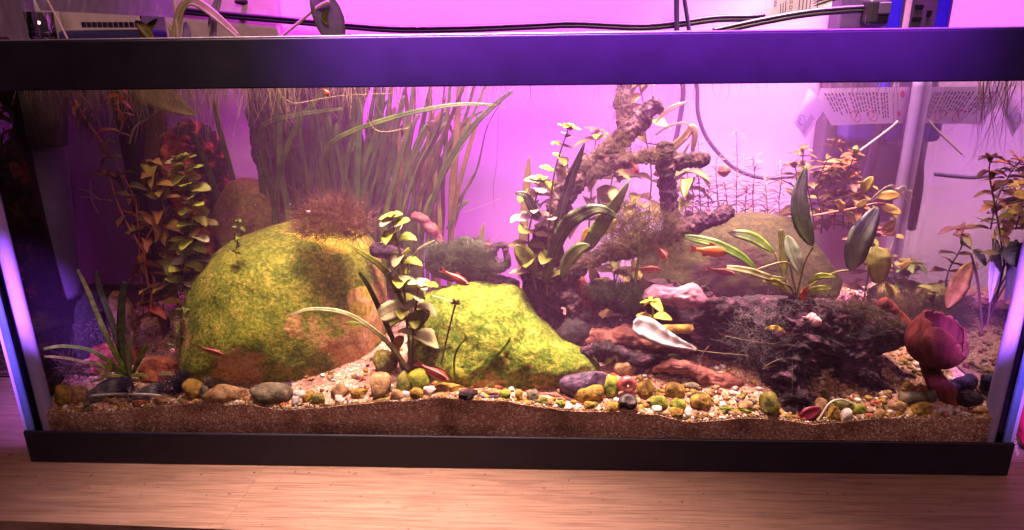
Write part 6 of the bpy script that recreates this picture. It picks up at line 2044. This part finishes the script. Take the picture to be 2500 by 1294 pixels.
parts.append(sh.text('CORDS CAN BE HAZARDOUS', 0.825, 0.13, 0.062, vertical=True))
mk('print', *merge(parts), MT['ink'], tg_, smooth=False)
rp_ = [ring_print(sh, 0.36, 0.78, 0.16, 2.6), ring_print(sh, 0.58, 0.78, 0.16, 2.6),
       sh.poly([(0.93 + math.cos(a_) * 0.024, 0.2 + math.sin(a_) * 0.11) for a_ in [math.pi / 8 + k * math.pi / 4 for k in range(8)]]),
       sh.poly([(0.90 + math.cos(a_) * 0.024, 0.74 + math.sin(a_) * 0.08) for a_ in [math.pi / 8 + k * math.pi / 4 for k in range(8)]])]
mk('red_symbol', *merge(rp_), MT['ink_red'], tg_, smooth=False)
sh2 = Sheet([(1975, 216), (2018, 258), (1966, 338), (1938, 300)], [0.2155, 0.206, 0.204, 0.210], 0.0006)
V, F = sh2.mesh(10, 12)
mk('folded_flap', V, F, MT['paper'], tg_)
pp = [sh2.text('ETL', 0.16, 0.80, 0.075, aspect=0.62), sh2.text('INTERTEK', 0.1, 0.90, 0.05, aspect=0.62), ring_print(sh2, 0.34, 0.76, 0.11, 0.5, wd=0.1, slash=False)]
for k in range(3):
    pp.append(sh2.poly([(0.62 + k * 0.09, 0.45), (0.65 + k * 0.09, 0.45), (0.65 + k * 0.09, 0.95), (0.62 + k * 0.09, 0.95)]))
mk('print', *merge(pp), MT['ink'], tg_, smooth=False)
V, F = px_tube([(2085, 378), (2130, 345), (2170, 315), (2192, 296)], [0.2] * 4, 2.6, n=14, seg=8)
mk('tie', V, F, MT['stem_pale'], tg_)
t2 = empty('warning_tag', P(1950, 40, 0.268), 'paper caution tag folded round the cord above the rim', 'tag')
sh3 = Sheet([(1868, -60), (2042, -70), (2030, 24), (1868, 40)], [0.270, 0.270, 0.270, 0.270], 0.0016)
V, F = sh3.mesh()
mk('sheet', V, F, MT['paper'], t2)
pp = [sh3.text('CAUTION', 0.14, 0.99, 0.13, vertical=False, aspect=99) if False else sh3.text('NOITUAC'[::-1], 0.12, 0.10, 0.15, vertical=True)]
pp.append(sh3.text('CABLES D', 0.34, 0.14, 0.15, vertical=True) if False else sh3.text('ES D', 0.36, 0.60, 0.15, vertical=True))
pp.append(sh3.text('ES I', 0.72, 0.58, 0.15, vertical=True))
for k in range(9):
    x = 0.22 + k * 0.038 if k < 3 else 0.34 + k * 0.055
    if 0.70 < x < 0.74: continue
    pp.append(sh3.poly([(x, 0.2), (x + 0.012, 0.2), (x + 0.012, 0.95), (x, 0.95)]))
mk('print', *merge(pp), MT['ink'], t2, smooth=False)

# red packet at the right edge of the table ----------------------------
pk = empty('snack_packet', P(2560, 1150, 0.04), 'crumpled dark red packet beside the right end of the tank', 'packet')
V, F = inflate([(2472, 1120), (2478, 1075), (2500, 1040), (2560, 1030), (2620, 1050), (2640, 1095), (2600, 1135), (2540, 1140), (2495, 1146)], 0.040, 0.014, 0.014, rings=18, seg=60, amp=0.004, scale=55, octaves=4, seed=3, power=0.7)
lo = min(v.z for v in V)
V = [Vector((max(v.x, 0.3855), v.y, v.z + max(0, 0.0005 - lo))) for v in V]
wr = mk('wrapper', V, F, mat('red_foil', [(0.3, (0.30, 0.012, 0.035)), (0.7, (0.55, 0.035, 0.075))], scale=40, rough=0.3, bump=0.5, bscale=60, bdist=0.004), pk)
bt = bvh_of(wr)
cu = bpy.data.curves.new('lettering', 'FONT'); cu.body = 'NEWMAN'; cu.resolution_u = 2
ob = link(bpy.data.objects.new('lettering', cu))
me = ob.evaluated_get(bpy.context.evaluated_depsgraph_get()).to_mesh()
V = []
for v in me.vertices:
    u_, v_ = 2496 - v.co.y * 13 - v.co.x * 3.4, 1142 - v.co.x * 17 - v.co.y * 3
    d = ray(u_, v_).normalized()
    h = bt.ray_cast(CAMV, d)
    V.append((h[0] if h[0] is not None else P(u_, v_, 0.028)) - d * 0.0006)
F = [tuple(p.vertices) for p in me.polygons]
bpy.data.objects.remove(ob)
mk('lettering', V, F, MT['paper'], pk, smooth=False)
V, F = box((P(2484, 1000, 0.14).x, 0.13, 0.001), (P(2700, 1000, 0.14).x, 0.2, 0.05))
bevel(tag(mk('dark_box', V, F, MT['dark_plastic'], smooth=False), 'black box behind the red packet', 'box'), 0.004, 3)
V, F = box((-0.75, 0.142, 0.001), (-0.47, 0.28, 0.33))  # guessed box, made tall to block the lit wall past the left pane
bevel(tag(mk('dark_box', V, F, plain('dark_brown', (0.03, 0.012, 0.012), 0.6), smooth=False), 'tall dark box added to block the wall left of the tank', 'box'), 0.004, 3)

# flecks and scratches on the table ------------------------------------
r = random.Random(31)
V, F = [], []
for k in range(70):
    u, v = r.uniform(20, 2480), 1150 + 130 * r.random() ** 2.2
    d = ray(u, v)
    c = CAMV + d * ((0.0004 - CAM[2]) / d.z)
    if c.y > -0.002: c.y = -0.004 - 0.004 * r.random()
    s = r.choice((0.0002, 0.0003, 0.0004, 0.0007)) * r.uniform(0.6, 1.1)
    n = len(V)
    for q in ICO_V:
        V.append(c + Vector((q.x * r.uniform(0.6, 1.7), q.y, q.z * 0.5)) * s)
    F += [tuple(i + n for i in f) for f in ICO_F]
tag(mk('crumbs', V, F, MT['moss_brown']), 'dark crumbs scattered on the table along the tank trim', 'crumbs', kind='stuff')
MT['scratch'] = plain('scratch', (0.19, 0.09, 0.05), 0.8)
for k, (x0, y0, x1, y1) in enumerate(((1373, 1160, 1375, 1245), (1384, 1170, 1386, 1230), (1640, 1165, 1662, 1250), (1690, 1165, 1716, 1240), (1705, 1165, 1735, 1232), (1684, 1200, 1704, 1268), (695, 1150, 660, 1215), (325, 1142, 262, 1212), (892, 1155, 880, 1190), (345, 1145, 343, 1175), (530, 1150, 500, 1190))):
    pa, pb = [CAMV + ray(*q) * ((0.0 - CAM[2]) / ray(*q).z) for q in ((x0, y0), (x1, y1))]
    V, F = tube([pa, (pa + pb) / 2, pb], [0.00015, 0.00022, 0.0001], n=6, seg=6)
    V = [Vector((v.x, v.y, v.z * 0.35 + 0.0001)) for v in map(Vector, V)]
    o = mk('scratch', V, F, MT['scratch'], table)
